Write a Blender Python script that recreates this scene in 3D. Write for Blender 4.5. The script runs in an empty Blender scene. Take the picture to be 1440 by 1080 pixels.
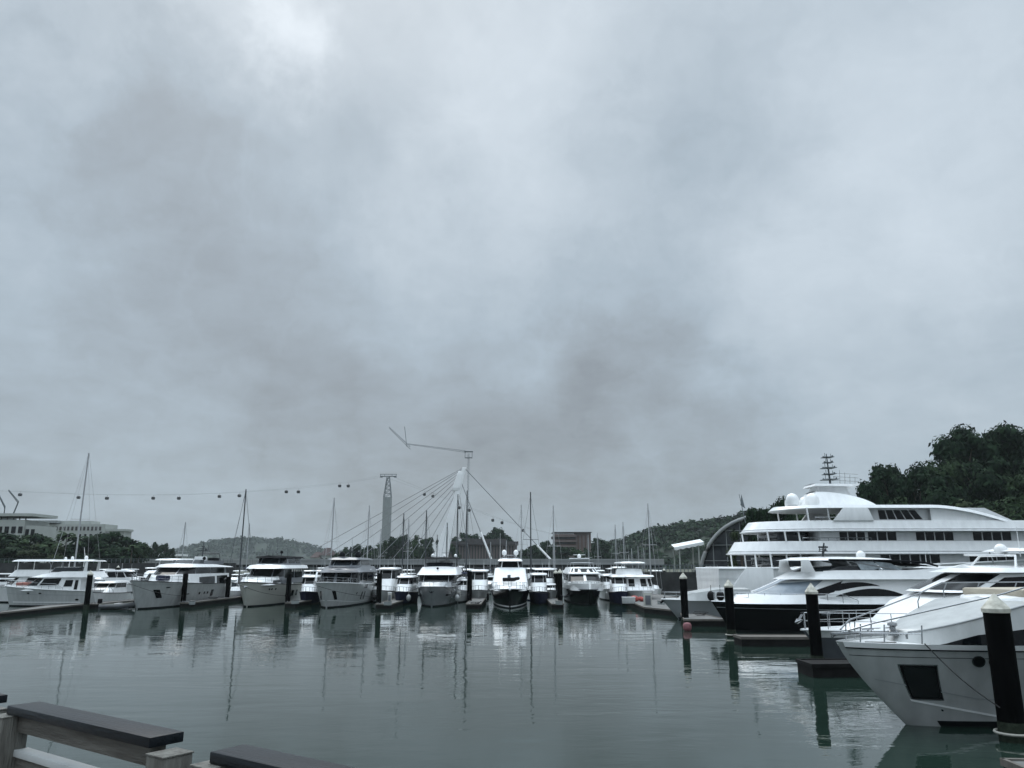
import bpy, bmesh, math, random
from mathutils import Vector, Matrix, noise
R = math.radians
SC = bpy.context.scene
COL = SC.collection

# ------------------------------------------------------------------ camera
H = 4.3                                   # eye height above the water
F = 1082.0                                # focal length in pixels of the 1440 px wide photograph
PITCH = math.atan(255.0 / F)
CAM = Vector((0, 0, H))
cd = bpy.data.cameras.new('camera')
cd.sensor_width = 36.0
cd.lens = 36.0 * F / 1440.0
cd.clip_start = 0.05
cd.clip_end = 20000
cam = bpy.data.objects.new('camera', cd)
cam.location = CAM
cam.rotation_euler = (math.pi / 2 + PITCH, 0, 0)
COL.objects.link(cam)
SC.camera = cam
SC.view_settings.view_transform = 'Standard'
SC.view_settings.look = 'None'
SC.view_settings.exposure = 0.0
SC.view_settings.gamma = 1.0
SC.cycles.max_bounces = 8
SC.cycles.volume_bounces = 1
SC.cycles.use_denoising = True

SP, CP = math.sin(PITCH), math.cos(PITCH)
def ray(px, py):
    x = (px - 720) / F; y = (540 - py) / F
    return Vector((x, CP - y * SP, SP + y * CP))
def at(px, py, Y):
    d = ray(px, py); return CAM + d * (Y / d.y)
def gp(px, py, z=0.0):
    d = ray(px, py); return CAM + d * ((z - H) / d.z)

# ------------------------------------------------------------------ sky (world) and sun
W = bpy.data.worlds.new('World'); SC.world = W; W.use_nodes = True
SUN_EL, SUN_AZ = R(52), R(-18)            # high behind the cloud, ahead of the camera, a little left
def build_world():
    nt = W.node_tree; N = nt.nodes; Lk = nt.links; N.clear()
    out = N.new('ShaderNodeOutputWorld'); bg = N.new('ShaderNodeBackground')
    Lk.new(bg.outputs[0], out.inputs[0]); bg.inputs[1].default_value = 0.1
    sky = N.new('ShaderNodeTexSky'); sky.sky_type = 'NISHITA'; sky.sun_disc = False
    sky.sun_elevation = SUN_EL; sky.sun_rotation = SUN_AZ; sky.dust_density = 3; sky.ozone_density = 1.5
    tc = N.new('ShaderNodeTexCoord')
    def vm(op, a, b=None):
        n = N.new('ShaderNodeVectorMath'); n.operation = op
        for i, v in enumerate((a, b)):
            if v is None: continue
            if isinstance(v, (tuple, Vector)): n.inputs[i].default_value = v
            else: Lk.new(v, n.inputs[i])
        return n
    def mt(op, a, b=None, c=None):
        n = N.new('ShaderNodeMath'); n.operation = op
        for i, v in enumerate((a, b, c)):
            if v is None: continue
            if isinstance(v, (int, float)): n.inputs[i].default_value = v
            else: Lk.new(v, n.inputs[i])
        return n.outputs[0]
    d = vm('NORMALIZE', tc.outputs['Generated']).outputs[0]
    sep = N.new('ShaderNodeSeparateXYZ'); Lk.new(d, sep.inputs[0])
    # cloud-layer coordinates: the direction cut with a flat ceiling, softened at the horizon
    zz = mt('ADD', mt('MAXIMUM', sep.outputs[2], 0.0), 0.26)
    cmb = N.new('ShaderNodeCombineXYZ')
    Lk.new(mt('DIVIDE', sep.outputs[0], zz), cmb.inputs[0]); Lk.new(mt('DIVIDE', sep.outputs[1], zz), cmb.inputs[1])
    def nz(vec, scale, det, rough, dist=0.0, dim='3D'):
        n = N.new('ShaderNodeTexNoise'); n.noise_dimensions = dim
        n.inputs['Scale'].default_value = scale; n.inputs['Detail'].default_value = det
        n.inputs['Roughness'].default_value = rough; n.inputs['Distortion'].default_value = dist
        Lk.new(vec, n.inputs['Vector']); return n
    # warp the direction so that the cloud masses get ragged edges
    wn = nz(d, 6.0, 8, 0.6)
    warp = vm('SCALE', vm('SUBTRACT', wn.outputs['Color'], (0.5, 0.5, 0.5)).outputs[0]); warp.inputs['Scale'].default_value = 0.34
    dw = vm('NORMALIZE', vm('ADD', d, warp.outputs[0]).outputs[0]).outputs[0]
    lobes = [(390, 20, 420, .26), (425, 95, 500, .12), (235, 5, 300, .10), (20, 70, 220, .11), (775, 60, 160, .08), (640, 150, 120, .04),
             (690, 260, 45, .07), (330, 330, 22, -.12), (130, 130, 120, -.09), (180, 420, 60, -.05), (500, 170, 160, -.05),
             (960, 230, 130, -.085), (1050, 130, 120, -.05), (860, 490, 150, -.09), (700, 600, 60, -.11), (900, 590, 70, -.07), (450, 560, 80, -.06),
             (590, 430, 150, .03), (720, 450, 200, .04), (1350, 400, 160, .05), (1260, 300, 40, .05), (1400, 480, 150, -.03), (300, 600, 140, .05),
             (60, 480, 120, .05), (60, 575, 160, -.03), (1300, 30, 40, .04), (1150, 480, 60, .02), (1000, 640, 100, -.02)]
    tot = None
    for px, py, k, amp in lobes:
        v = ray(px, py).normalized()
        dt = vm('DOT_PRODUCT', dw, tuple(v)).outputs['Value']
        e = mt('MULTIPLY', mt('EXPONENT', mt('MULTIPLY', mt('SUBTRACT', dt, 1.0), float(k))), amp * (.95 if amp > 0 else 1.2))
        tot = e if tot is None else mt('ADD', tot, e)
    n1 = nz(cmb.outputs[0], 2.3, 7, 0.55, 0.35)
    n2 = nz(cmb.outputs[0], 6.5, 8, 0.62, 0.5)
    tot = mt('ADD', tot, mt('MULTIPLY', mt('SUBTRACT', n1.outputs['Fac'], 0.5), 0.18))
    tot = mt('ADD', tot, mt('MULTIPLY', mt('SUBTRACT', n2.outputs['Fac'], 0.5), 0.13))
    n3 = nz(dw, 9.0, 8, 0.6, 0.8)
    tot = mt('ADD', tot, mt('MULTIPLY', mt('SUBTRACT', n3.outputs['Fac'], 0.5), 0.12))
    zen = N.new('ShaderNodeMapRange'); zen.interpolation_type = 'SMOOTHSTEP'
    zen.inputs[1].default_value = 0.64; zen.inputs[2].default_value = 0.85; zen.inputs[3].default_value = 0.0; zen.inputs[4].default_value = 3.15
    Lk.new(sep.outputs[2], zen.inputs[0])
    # the unseen sky behind the camera is set slightly brighter
    back = N.new('ShaderNodeMapRange'); back.inputs[1].default_value = 0.3; back.inputs[2].default_value = -0.6
    back.inputs[3].default_value = 0.0; back.inputs[4].default_value = 0.05; Lk.new(sep.outputs[1], back.inputs[0])
    low = N.new('ShaderNodeMapRange'); low.interpolation_type = 'SMOOTHSTEP'   # thicker air and cloud low down
    low.inputs[1].default_value = 0.0; low.inputs[2].default_value = 0.42; low.inputs[3].default_value = -0.12; low.inputs[4].default_value = 0.0; Lk.new(sep.outputs[2], low.inputs[0])
    tot = mt('ADD', mt('ADD', tot, low.outputs[0]), back.outputs[0])
    val = mt('MAXIMUM', mt('ADD', tot, 0.615), 0.05)
    ramp = N.new('ShaderNodeValToRGB'); cr = ramp.color_ramp
    cr.elements[0].position = 0.2; cr.elements[0].color = (0.172, 0.195, 0.217, 1)
    cr.elements[1].position = 1.0; cr.elements[1].color = (0.91, 1.0, 1.08, 1)
    e = cr.elements.new(0.34); e.color = (0.290, 0.331, 0.370, 1)
    e = cr.elements.new(0.5); e.color = (0.418, 0.502, 0.575, 1)
    Lk.new(val, ramp.inputs[0])
    sc = vm('SCALE', ramp.outputs[0])   # the Background runs at 0.1; overhead, out of frame, the sky is boosted to brighten decks
    Lk.new(mt('MULTIPLY', mt('ADD', zen.outputs[0], 1.0), 10.0), sc.inputs['Scale'])
    mix = N.new('ShaderNodeMix'); mix.data_type = 'RGBA'; mix.inputs[0].default_value = 0.93
    Lk.new(sky.outputs[0], mix.inputs[6]); Lk.new(sc.outputs[0], mix.inputs[7])
    Lk.new(mix.outputs[2], bg.inputs[0])
build_world()
sd = bpy.data.lights.new('sun', 'SUN'); sd.energy = 1.1; sd.angle = R(35); sd.color = (1.0, 0.97, 0.92)
sun = bpy.data.objects.new('sun', sd); COL.objects.link(sun)
_sv = Vector((math.cos(SUN_EL) * math.sin(SUN_AZ), math.cos(SUN_EL) * math.cos(SUN_AZ), math.sin(SUN_EL)))
sun.rotation_euler = _sv.to_track_quat('Z', 'Y').to_euler()
sun.location = (0, 0, 140)

# ------------------------------------------------------------------ materials
def mat(name, c, rough=0.5, metal=0.0, var=0.12, scale=3.0, bump=0.0, bscale=20.0, coat=0.0, stretch=(1, 1, 1), spec=0.5, island=0.0, c2=None):
    m = bpy.data.materials.new(name); m.use_nodes = True
    nt = m.node_tree; N = nt.nodes; L = nt.links
    b = N['Principled BSDF']
    b.inputs['Roughness'].default_value = rough; b.inputs['Metallic'].default_value = metal
    b.inputs['Specular IOR Level'].default_value = spec
    if coat: b.inputs['Coat Weight'].default_value = coat; b.inputs['Coat Roughness'].default_value = 0.08
    tc = N.new('ShaderNodeTexCoord'); mp = N.new('ShaderNodeMapping'); L.new(tc.outputs['Object'], mp.inputs[0])
    mp.inputs['Scale'].default_value = stretch
    n = N.new('ShaderNodeTexNoise'); n.inputs['Scale'].default_value = scale; n.inputs['Detail'].default_value = 6
    L.new(mp.outputs[0], n.inputs['Vector'])
    mx = N.new('ShaderNodeMix'); mx.data_type = 'RGBA'
    lo = c2 if c2 else tuple(x * (1 - var) for x in c); hi = tuple(min(1, x * (1 + var)) for x in c)
    mx.inputs[6].default_value = (*lo, 1); mx.inputs[7].default_value = (*hi, 1)
    src = n.outputs['Fac']
    mr = N.new('ShaderNodeMapRange'); mr.inputs[1].default_value = 0.3; mr.inputs[2].default_value = 0.7
    L.new(src, mr.inputs[0]); src = mr.outputs[0]
    if island:
        g = N.new('ShaderNodeNewGeometry'); a = N.new('ShaderNodeMath'); a.operation = 'MULTIPLY_ADD'
        L.new(g.outputs['Random Per Island'], a.inputs[0]); a.inputs[1].default_value = island
        s = N.new('ShaderNodeMath'); s.operation = 'MULTIPLY'; L.new(src, s.inputs[0]); s.inputs[1].default_value = 1 - island
        L.new(s.outputs[0], a.inputs[2]); src = a.outputs[0]
    L.new(src, mx.inputs[0]); L.new(mx.outputs[2], b.inputs['Base Color'])
    if bump:
        n2 = N.new('ShaderNodeTexNoise'); n2.inputs['Scale'].default_value = bscale; n2.inputs['Detail'].default_value = 5
        L.new(mp.outputs[0], n2.inputs['Vector'])
        bp = N.new('ShaderNodeBump'); bp.inputs['Strength'].default_value = bump; bp.inputs['Distance'].default_value = 0.02
        L.new(n2.outputs['Fac'], bp.inputs['Height']); L.new(bp.outputs[0], b.inputs['Normal'])
    return m
M = dict(
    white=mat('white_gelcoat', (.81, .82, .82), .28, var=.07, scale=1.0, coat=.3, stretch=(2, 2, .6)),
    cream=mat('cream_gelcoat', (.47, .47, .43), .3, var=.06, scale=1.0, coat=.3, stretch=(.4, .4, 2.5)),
    offwhite=mat('aged_shaded_white_gelcoat', (.40, .415, .412), .33, var=.13, scale=1.1, coat=.2, stretch=(2.5, 2.5, .5), bump=.03, bscale=.8),  # white hull shade put into a darker base; the streaks are grime
    grey=mat('grey_paint', (.30, .32, .33), .3, var=.06, scale=1.4, coat=.3),
    silver=mat('silver_paint', (.25, .265, .275), .25, .3, var=.05, coat=.3),
    pearl=mat('pearl_white_paint', (.58, .59, .595), .32, var=.06, scale=1.0, coat=.2, stretch=(2, 2, .6)),
    slate=mat('slate_grey_paint', (.125, .135, .150), .3, var=.08, coat=.3),
    dgrey=mat('dark_grey_paint', (.11, .12, .135), .3, var=.08, coat=.3),
    black=mat('black_gelcoat', (.005, .0055, .0065), .12, var=.2, spec=.3),
    navy=mat('navy_canvas', (.018, .022, .045), .8, var=.25, bump=.2, spec=.1),
    canvas=mat('black_canvas', (.011, .012, .014), .85, var=.25, bump=.2, spec=.1),
    glass=mat('tinted_glass', (.003, .004, .005), .06, var=.2, spec=.18),
    greyglass=mat('grey_glass', (.018, .022, .026), .06, var=.2, spec=.4),
    cover=mat('windscreen_cover', (.21, .25, .29), .55, var=.15, bump=.15, bscale=6),
    clear=mat('clear_curtain', (.30, .35, .38), .12, var=.45, scale=2.2, spec=.7),
    steel=mat('stainless_steel', (.34, .35, .36), .22, .9, var=.06),
    alu=mat('mast_aluminium', (.36, .37, .38), .4, .3, var=.1),
    dalu=mat('dark_mast', (.045, .05, .055), .45, .2, var=.1),
    hullglass=mat('hull_port_glass', (.006, .008, .009), .05, var=.5, scale=1.5, spec=.4),
    rubber=mat('black_rubber', (.008, .008, .009), .6, var=.3, spec=.15),
    tender=mat('grey_inflatable', (.08, .085, .09), .6, var=.2),
    antifoul=mat('dark_antifouling', (.008, .010, .011), .6, var=.3, scale=4, spec=.15),
    teak=mat('teak_deck', (.26, .19, .13), .6, var=.2, scale=6, stretch=(1, 12, 1)),
    beige=mat('beige_cushion', (.42, .38, .31), .8, var=.08, bump=.2, bscale=5),
    red=mat('red_canvas', (.33, .065, .055), .8, var=.2, bump=.3),
    redpad=mat('faded_red_cushion', (.42, .17, .14), .8, var=.15),
    pile=mat('black_pile_sleeve', (.0025, .0028, .003), .7, var=.5, scale=4, bump=.4, bscale=9, stretch=(1, 1, .25), spec=.04),
    pilewet=mat('weedy_pile_foot', (.020, .027, .018), .7, var=.5, scale=9, bump=.8, bscale=18, spec=.15),
    cone=mat('weathered_white_cap', (.52, .51, .45), .6, var=.22, scale=5, bump=.3, bscale=14, c2=(.30, .29, .24)),
    rope=mat('pale_rope', (.36, .35, .31), .8, var=.2, bump=.5, bscale=40),
    darkrope=mat('dark_rope', (.03, .03, .03), .85, var=.3),
    concrete=mat('pontoon_concrete', (.13, .13, .126), .85, var=.22, scale=1.5, bump=.3, bscale=12),
    fascia=mat('wet_pontoon_shaded_girder', (.010, .010, .010), .7, var=.4, scale=3, bump=.4, spec=.15),
    timber=mat('pontoon_timber', (.11, .10, .088), .8, var=.25, scale=3, bump=.3, stretch=(1, 10, 1)),
    wood=mat('weathered_wood', (.120, .120, .108), .75, var=.35, scale=6, bump=.5, bscale=22, stretch=(6, 6, .7), c2=(.07, .066, .058)),
    woodh=mat('weathered_wood_rail', (.105, .102, .092), .75, var=.35, scale=6, bump=.5, bscale=22, stretch=(.7, 6, 6), c2=(.07, .066, .058)),
    capwood=mat('dark_stained_board', (.005, .0075, .011), .36, spec=.25, var=.4, scale=5, bump=.25, bscale=16, stretch=(.6, 7, 7)),
    galv=mat('pale_painted_rail', (.46, .48, .48), .5, var=.12, scale=7),
    plank=mat('boardwalk_plank', (.17, .15, .13), .8, var=.3, scale=4, bump=.4, stretch=(.6, 8, 1)),
    leaf=mat('dark_foliage', (.015, .030, .014), .7, var=.5, scale=.8, island=.6, spec=.05, c2=(.004, .011, .007)),
    leaf2=mat('mid_foliage', (.026, .044, .019), .7, var=.5, scale=.8, island=.6, spec=.05, c2=(.008, .018, .010)),
    leaf3=mat('olive_foliage', (.034, .046, .021), .7, var=.4, scale=.8, island=.6, spec=.05, c2=(.012, .020, .011)),
    bark=mat('tree_bark', (.075, .06, .048), .9, var=.3, scale=8, bump=.6),
    forest=mat('forest_floor', (.012, .023, .012), .9, var=.5, scale=.06, bump=1.0, bscale=.3),
    soil=mat('shore_ground', (.08, .085, .06), .95, var=.3, scale=.4, bump=.5),
    stone=mat('sea_wall_stone', (.030, .031, .031), .9, var=.5, scale=.6, bump=.8, bscale=1.6),
    wall=mat('pale_render', (.37, .39, .37), .8, var=.08, scale=.3, bump=.1),
    wallgrey=mat('grey_render', (.25, .27, .27), .8, var=.1, scale=.3),
    brown=mat('brown_facade', (.115, .075, .066), .8, var=.15, scale=.2),
    tan=mat('tan_facade', (.155, .125, .115), .8, var=.12, scale=.2),
    roofdark=mat('slate_roof', (.06, .055, .055), .8, var=.2, scale=.5),
    roofred=mat('red_tile_roof', (.048, .030, .029), .8, var=.2, scale=.5),
    bridge=mat('bridge_concrete', (.27, .28, .28), .8, var=.1, scale=.2),
    pylon=mat('white_pylon_paint', (.90, .90, .90), .5, var=.05, scale=.2),
    cable=mat('cable_sheath', (.20, .21, .22), .5, var=.1),
    lattice=mat('lattice_steel', (.13, .15, .16), .5, .3, var=.1),
    cabin=mat('gondola_shell', (.02, .022, .025), .3, var=.2),
    awning=mat('white_awning_fabric', (.74, .76, .76), .7, var=.05),
)

def water_material():
    m = bpy.data.materials.new('harbour_water'); m.use_nodes = True
    nt = m.node_tree; N = nt.nodes; L = nt.links; b = N['Principled BSDF']
    b.inputs['Base Color'].default_value = (.013, .026, .020, 1); b.inputs['Roughness'].default_value = 0.015
    b.inputs['IOR'].default_value = 1.333
    tc = N.new('ShaderNodeTexCoord')
    def layer(scale, stretch, det, rough=.5):
        mp = N.new('ShaderNodeMapping'); mp.inputs['Scale'].default_value = stretch; L.new(tc.outputs['Object'], mp.inputs[0])
        n = N.new('ShaderNodeTexNoise'); n.inputs['Scale'].default_value = scale; n.inputs['Detail'].default_value = det
        n.inputs['Roughness'].default_value = rough; n.inputs['Distortion'].default_value = .4
        L.new(mp.outputs[0], n.inputs['Vector']); return n.outputs['Fac']
    def mth(op, a, b_):
        n = N.new('ShaderNodeMath'); n.operation = op
        for i, v in enumerate((a, b_)):
            if isinstance(v, (int, float)): n.inputs[i].default_value = v
            else: L.new(v, n.inputs[i])
        return n.outputs[0]
    swell = layer(.35, (.45, 1, 1), 2); rip = layer(1.7, (.5, 1, 1), 3, .55); fine = layer(6.0, (.6, 1, 1), 3)
    patch = layer(.045, (.5, 1, 1), 3, .6)
    mr = N.new('ShaderNodeMapRange'); mr.inputs[1].default_value = .40; mr.inputs[2].default_value = .62
    mr.inputs[3].default_value = .25; mr.inputs[4].default_value = 1.0; L.new(patch, mr.inputs[0])
    h = mth('ADD', mth('MULTIPLY', swell, 1.6), mth('MULTIPLY', mth('ADD', mth('MULTIPLY', rip, .62), mth('MULTIPLY', fine, .10)), mr.outputs[0]))
    bp = N.new('ShaderNodeBump'); bp.inputs['Strength'].default_value = 1.0; bp.inputs['Distance'].default_value = .018
    L.new(h, bp.inputs['Height']); L.new(bp.outputs[0], b.inputs['Normal'])
    return m
M['water'] = water_material()

# ------------------------------------------------------------------ mesh helpers
class MB:
    def __init__(s): s.v = []; s.f = []
    def add(s, vs, fs):
        o = len(s.v); s.v += [tuple(p) for p in vs]; s.f += [tuple(i + o for i in f) for f in fs]; return s
    def box(s, c, d, rz=0.0, ry=0.0):
        rot = Matrix.Rotation(rz, 3, 'Z') @ Matrix.Rotation(ry, 3, 'Y'); c = Vector(c)
        vs = [c + rot @ Vector((x * d[0] / 2, y * d[1] / 2, z * d[2] / 2)) for x in (-1, 1) for y in (-1, 1) for z in (-1, 1)]
        return s.add(vs, [(0, 1, 3, 2), (4, 6, 7, 5), (0, 4, 5, 1), (2, 3, 7, 6), (0, 2, 6, 4), (1, 5, 7, 3)])
    def tube(s, pts, r, n=6, cap=True):
        pts = [Vector(p) for p in pts]; rs = r if isinstance(r, (list, tuple)) else [r] * len(pts)
        rings = []
        for i, p in enumerate(pts):
            t = (pts[min(i + 1, len(pts) - 1)] - pts[max(i - 1, 0)]).normalized()
            a = Vector((0, 0, 1)) if abs(t.z) < .9 else Vector((1, 0, 0))
            u = t.cross(a).normalized(); w = t.cross(u)
            rings.append([p + (u * math.cos(2 * math.pi * k / n) + w * math.sin(2 * math.pi * k / n)) * rs[i] for k in range(n)])
        return s.rings(rings, cap)
    def rings(s, rings, cap=True):
        n = len(rings[0]); vs = [p for r in rings for p in r]; fs = []
        for i in range(len(rings) - 1):
            for k in range(n):
                fs.append((i * n + k, i * n + (k + 1) % n, (i + 1) * n + (k + 1) % n, (i + 1) * n + k))
        if cap: fs += [tuple(range(n - 1, -1, -1)), tuple((len(rings) - 1) * n + k for k in range(n))]
        return s.add(vs, fs)
    def grid(s, rows):
        n = len(rows[0]); vs = [p for r in rows for p in r]
        return s.add(vs, [(i * n + j, i * n + j + 1, (i + 1) * n + j + 1, (i + 1) * n + j) for i in range(len(rows) - 1) for j in range(n - 1)])
    def lathe(s, prof, c=(0, 0, 0), n=16):
        return s.rings([[(c[0] + r * math.cos(2 * math.pi * k / n), c[1] + r * math.sin(2 * math.pi * k / n), c[2] + z) for k in range(n)] for r, z in prof])
    def prism(s, poly, y0, y1):               # polygon in x,z pushed along y
        n = len(poly); vs = [(x, y0, z) for x, z in poly] + [(x, y1, z) for x, z in poly]
        return s.add(vs, [tuple(range(n)), tuple(range(2 * n - 1, n - 1, -1))] + [(k, k + n, (k + 1) % n + n, (k + 1) % n) for k in range(n)])
    def slab(s, poly, z0, z1):                # polygon in x,y pushed up
        n = len(poly); vs = [(x, y, z0) for x, y in poly] + [(x, y, z1) for x, y in poly]
        return s.add(vs, [tuple(range(n - 1, -1, -1)), tuple(range(n, 2 * n))] + [(k, (k + 1) % n, (k + 1) % n + n, k + n) for k in range(n)])
    def ball(s, c, r, n=12, m=8, sq=(1, 1, 1)):
        prof = [(max(1e-3, math.sin(math.pi * i / m)), -math.cos(math.pi * i / m)) for i in range(m + 1)]
        return s.rings([[(c[0] + r * sq[0] * q * math.cos(2 * math.pi * k / n), c[1] + r * sq[1] * q * math.sin(2 * math.pi * k / n), c[2] + r * sq[2] * z) for k in range(n)] for q, z in prof])
    def build(s, name, m, parent=None, smooth=35, bevel=0.0, recalc=True):
        me = bpy.data.meshes.new(name); me.from_pydata(s.v, [], s.f)
        if recalc or bevel:
            bm = bmesh.new(); bm.from_mesh(me)
            if bevel:
                bmesh.ops.remove_doubles(bm, verts=bm.verts, dist=1e-5)
                es = [e for e in bm.edges if len(e.link_faces) == 2 and e.calc_face_angle(0) > .5]
                bmesh.ops.bevel(bm, geom=es, offset=bevel, segments=2, profile=.6, affect='EDGES')
            bmesh.ops.recalc_face_normals(bm, faces=bm.faces); bm.to_mesh(me); bm.free()
        if smooth:
            me.shade_smooth(); me.set_sharp_from_angle(angle=R(smooth))
        me.materials.append(M[m] if isinstance(m, str) else m)
        o = bpy.data.objects.new(name, me); COL.objects.link(o)
        if parent: o.parent = parent
        return o
def tag(o, label=None, cat=None, group=None, kind=None):
    if label: o['label'] = label
    if cat: o['category'] = cat
    if group: o['group'] = group
    if kind: o['kind'] = kind
    return o
def empty(name, label, cat, loc=(0, 0, 0), rz=0.0, group=None):
    o = bpy.data.objects.new(name, None); o.empty_display_size = .3; COL.objects.link(o)
    o.location = loc; o.rotation_euler = (0, 0, rz); return tag(o, label, cat, group)
def copy_tree(o, parent=None):
    c = o.copy(); COL.objects.link(c); c.parent = parent
    for ch in list(o.children): copy_tree(ch, c)
    return c
def lerp(a, b, t): return a + (b - a) * t
def val(f, x): return f(x) if callable(f) else f

# ------------------------------------------------------------------ boat building: hull, tiers, rails
class Hull:
    def __init__(s, L, B, zb, zs, rake, pt=4.0, pb=2.0, fl=1.3, keel=.5, bw=.86, rp=1.0, sp=2.0):
        s.__dict__.update(locals())
    def sheer(s, u): return s.zs + (s.zb - s.zs) * u ** s.sp
    def vz(s, u, z): return (z + s.keel) / (s.sheer(u) + s.keel)
    def P(s, u, v, side=1, off=0.0):
        u = min(max(u, 0), 1)
        z = lerp(-s.keel, s.sheer(u), v)
        x = s.L * u - s.rake * max(0, 1 - v) ** s.rp * u ** 5
        st = .92 + .08 * min(1, u / .3)
        f = lambda p: max(0.0, 1 - u ** p) ** .8
        wb = s.B / 2 * s.bw * f(s.pb) * st; wt = s.B / 2 * f(s.pt) * st
        y = wb + (wt - wb) * max(v, 0) ** s.fl + off
        return Vector((x, y * side, z))
    def us(s, n=34): return [1 - (1 - i / n) ** 1.7 for i in range(n + 1)]
    def build(s, root, m, deckmat='white', bul=.14, stripe=None, foot='antifoul', rub='rubber', rubr=.035):
        US = s.us(); b = MB()
        for side in (1, -1):
            b.grid([[s.P(u, j / 9, side) for u in US] for j in range(10)])
        b.grid([[lerp(s.P(0, j / 9, 1), s.P(0, j / 9, -1), k / 4) for k in range(5)] for j in range(10)])
        h = b.build('hull', m, root, smooth=50)
        d = MB(); rows = []
        for u in US:
            v = s.vz(u, s.sheer(u) - bul); a, c = s.P(u, v, 1, -.02), s.P(u, v, -1, -.02)
            if a.y < 0: a.y = c.y = 0
            rows.append([lerp(a, c, k / 6) + Vector((0, 0, .05 * (1 - (k / 3 - 1) ** 2))) for k in range(7)])
        d.grid(rows).build('deck', deckmat, root, smooth=50)
        if foot: s.strip(h, 'waterline_band', foot, -.2, .14, .012)
        if stripe: s.strip(h, 'boot_stripe', stripe[0], stripe[1], stripe[2], .02)
        if rub:
            for side in (1, -1):
                MB().tube([s.P(u, s.vz(u, s.sheer(u) - .02), side, .01) for u in US], rubr, 6).build('rub_rail', rub, h)
        s.obj = h; return h
    def strip(s, h, name, m, z0, z1, off=.015, u0=0.0, u1=.995):
        for side in (1, -1):
            us = [lerp(u0, u1, 1 - (1 - i / 30) ** 1.6) for i in range(31)]
            MB().grid([[s.P(u, s.vz(u, val(z, u)), side, off) for u in us] for z in (z0, z1)]).build(name, m, h, smooth=60)
    def patch(s, name, m, uc, zc, du, dz, round_=False, skew=0.0, off=.02, sides=(1, -1)):
        for side in sides:
            n = 8; rows = []
            for j in range(n + 1):
                r = []
                for i in range(n + 1):
                    a, c = 2 * i / n - 1, 2 * j / n - 1
                    if round_: a, c = a * math.sqrt(1 - c * c / 2), c * math.sqrt(1 - a * a / 2)
                    u = uc + a * du + skew * c; z = zc + c * dz
                    r.append(s.P(u, s.vz(u, z), side, off))
                rows.append(r)
            MB().grid(rows).build(name, m, s.obj, smooth=60)
    def rail(s, root, u0, u1, hgt=.7, n=7, r=.022, inset=.12, mid=True, m='steel', close=True, base=0.0):
        b = MB(); us = [lerp(u0, u1, i / n) for i in range(n + 1)]
        def q(u, side, z): 
            p = s.P(u, 1, side, -inset); 
            if p.y * side < 0: p.y = 0
            p.z += z + base; return p
        for side in (1, -1):
            fine = [lerp(u0, u1, i / 24) for i in range(25)]
            b.tube([q(u, side, hgt * min(1, .35 + 6 * (u - u0) / max(.01, u1 - u0))) for u in fine], r, 6)
            if mid: b.tube([q(u, side, hgt * .5) for u in fine], r * .7, 5)
            for i, u in enumerate(us): b.tube([q(u, side, 0), q(u, side, hgt * min(1, .35 + 6 * (u - u0) / max(.01, u1 - u0)))], r * .85, 5)
        if close:
            a, c = q(u1, 1, hgt), q(u1, -1, hgt); b.tube([a, (a + c) / 2 + Vector((.12, 0, 0)), c], r, 6)
        return b.build('bow_rail', m, root)

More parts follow.
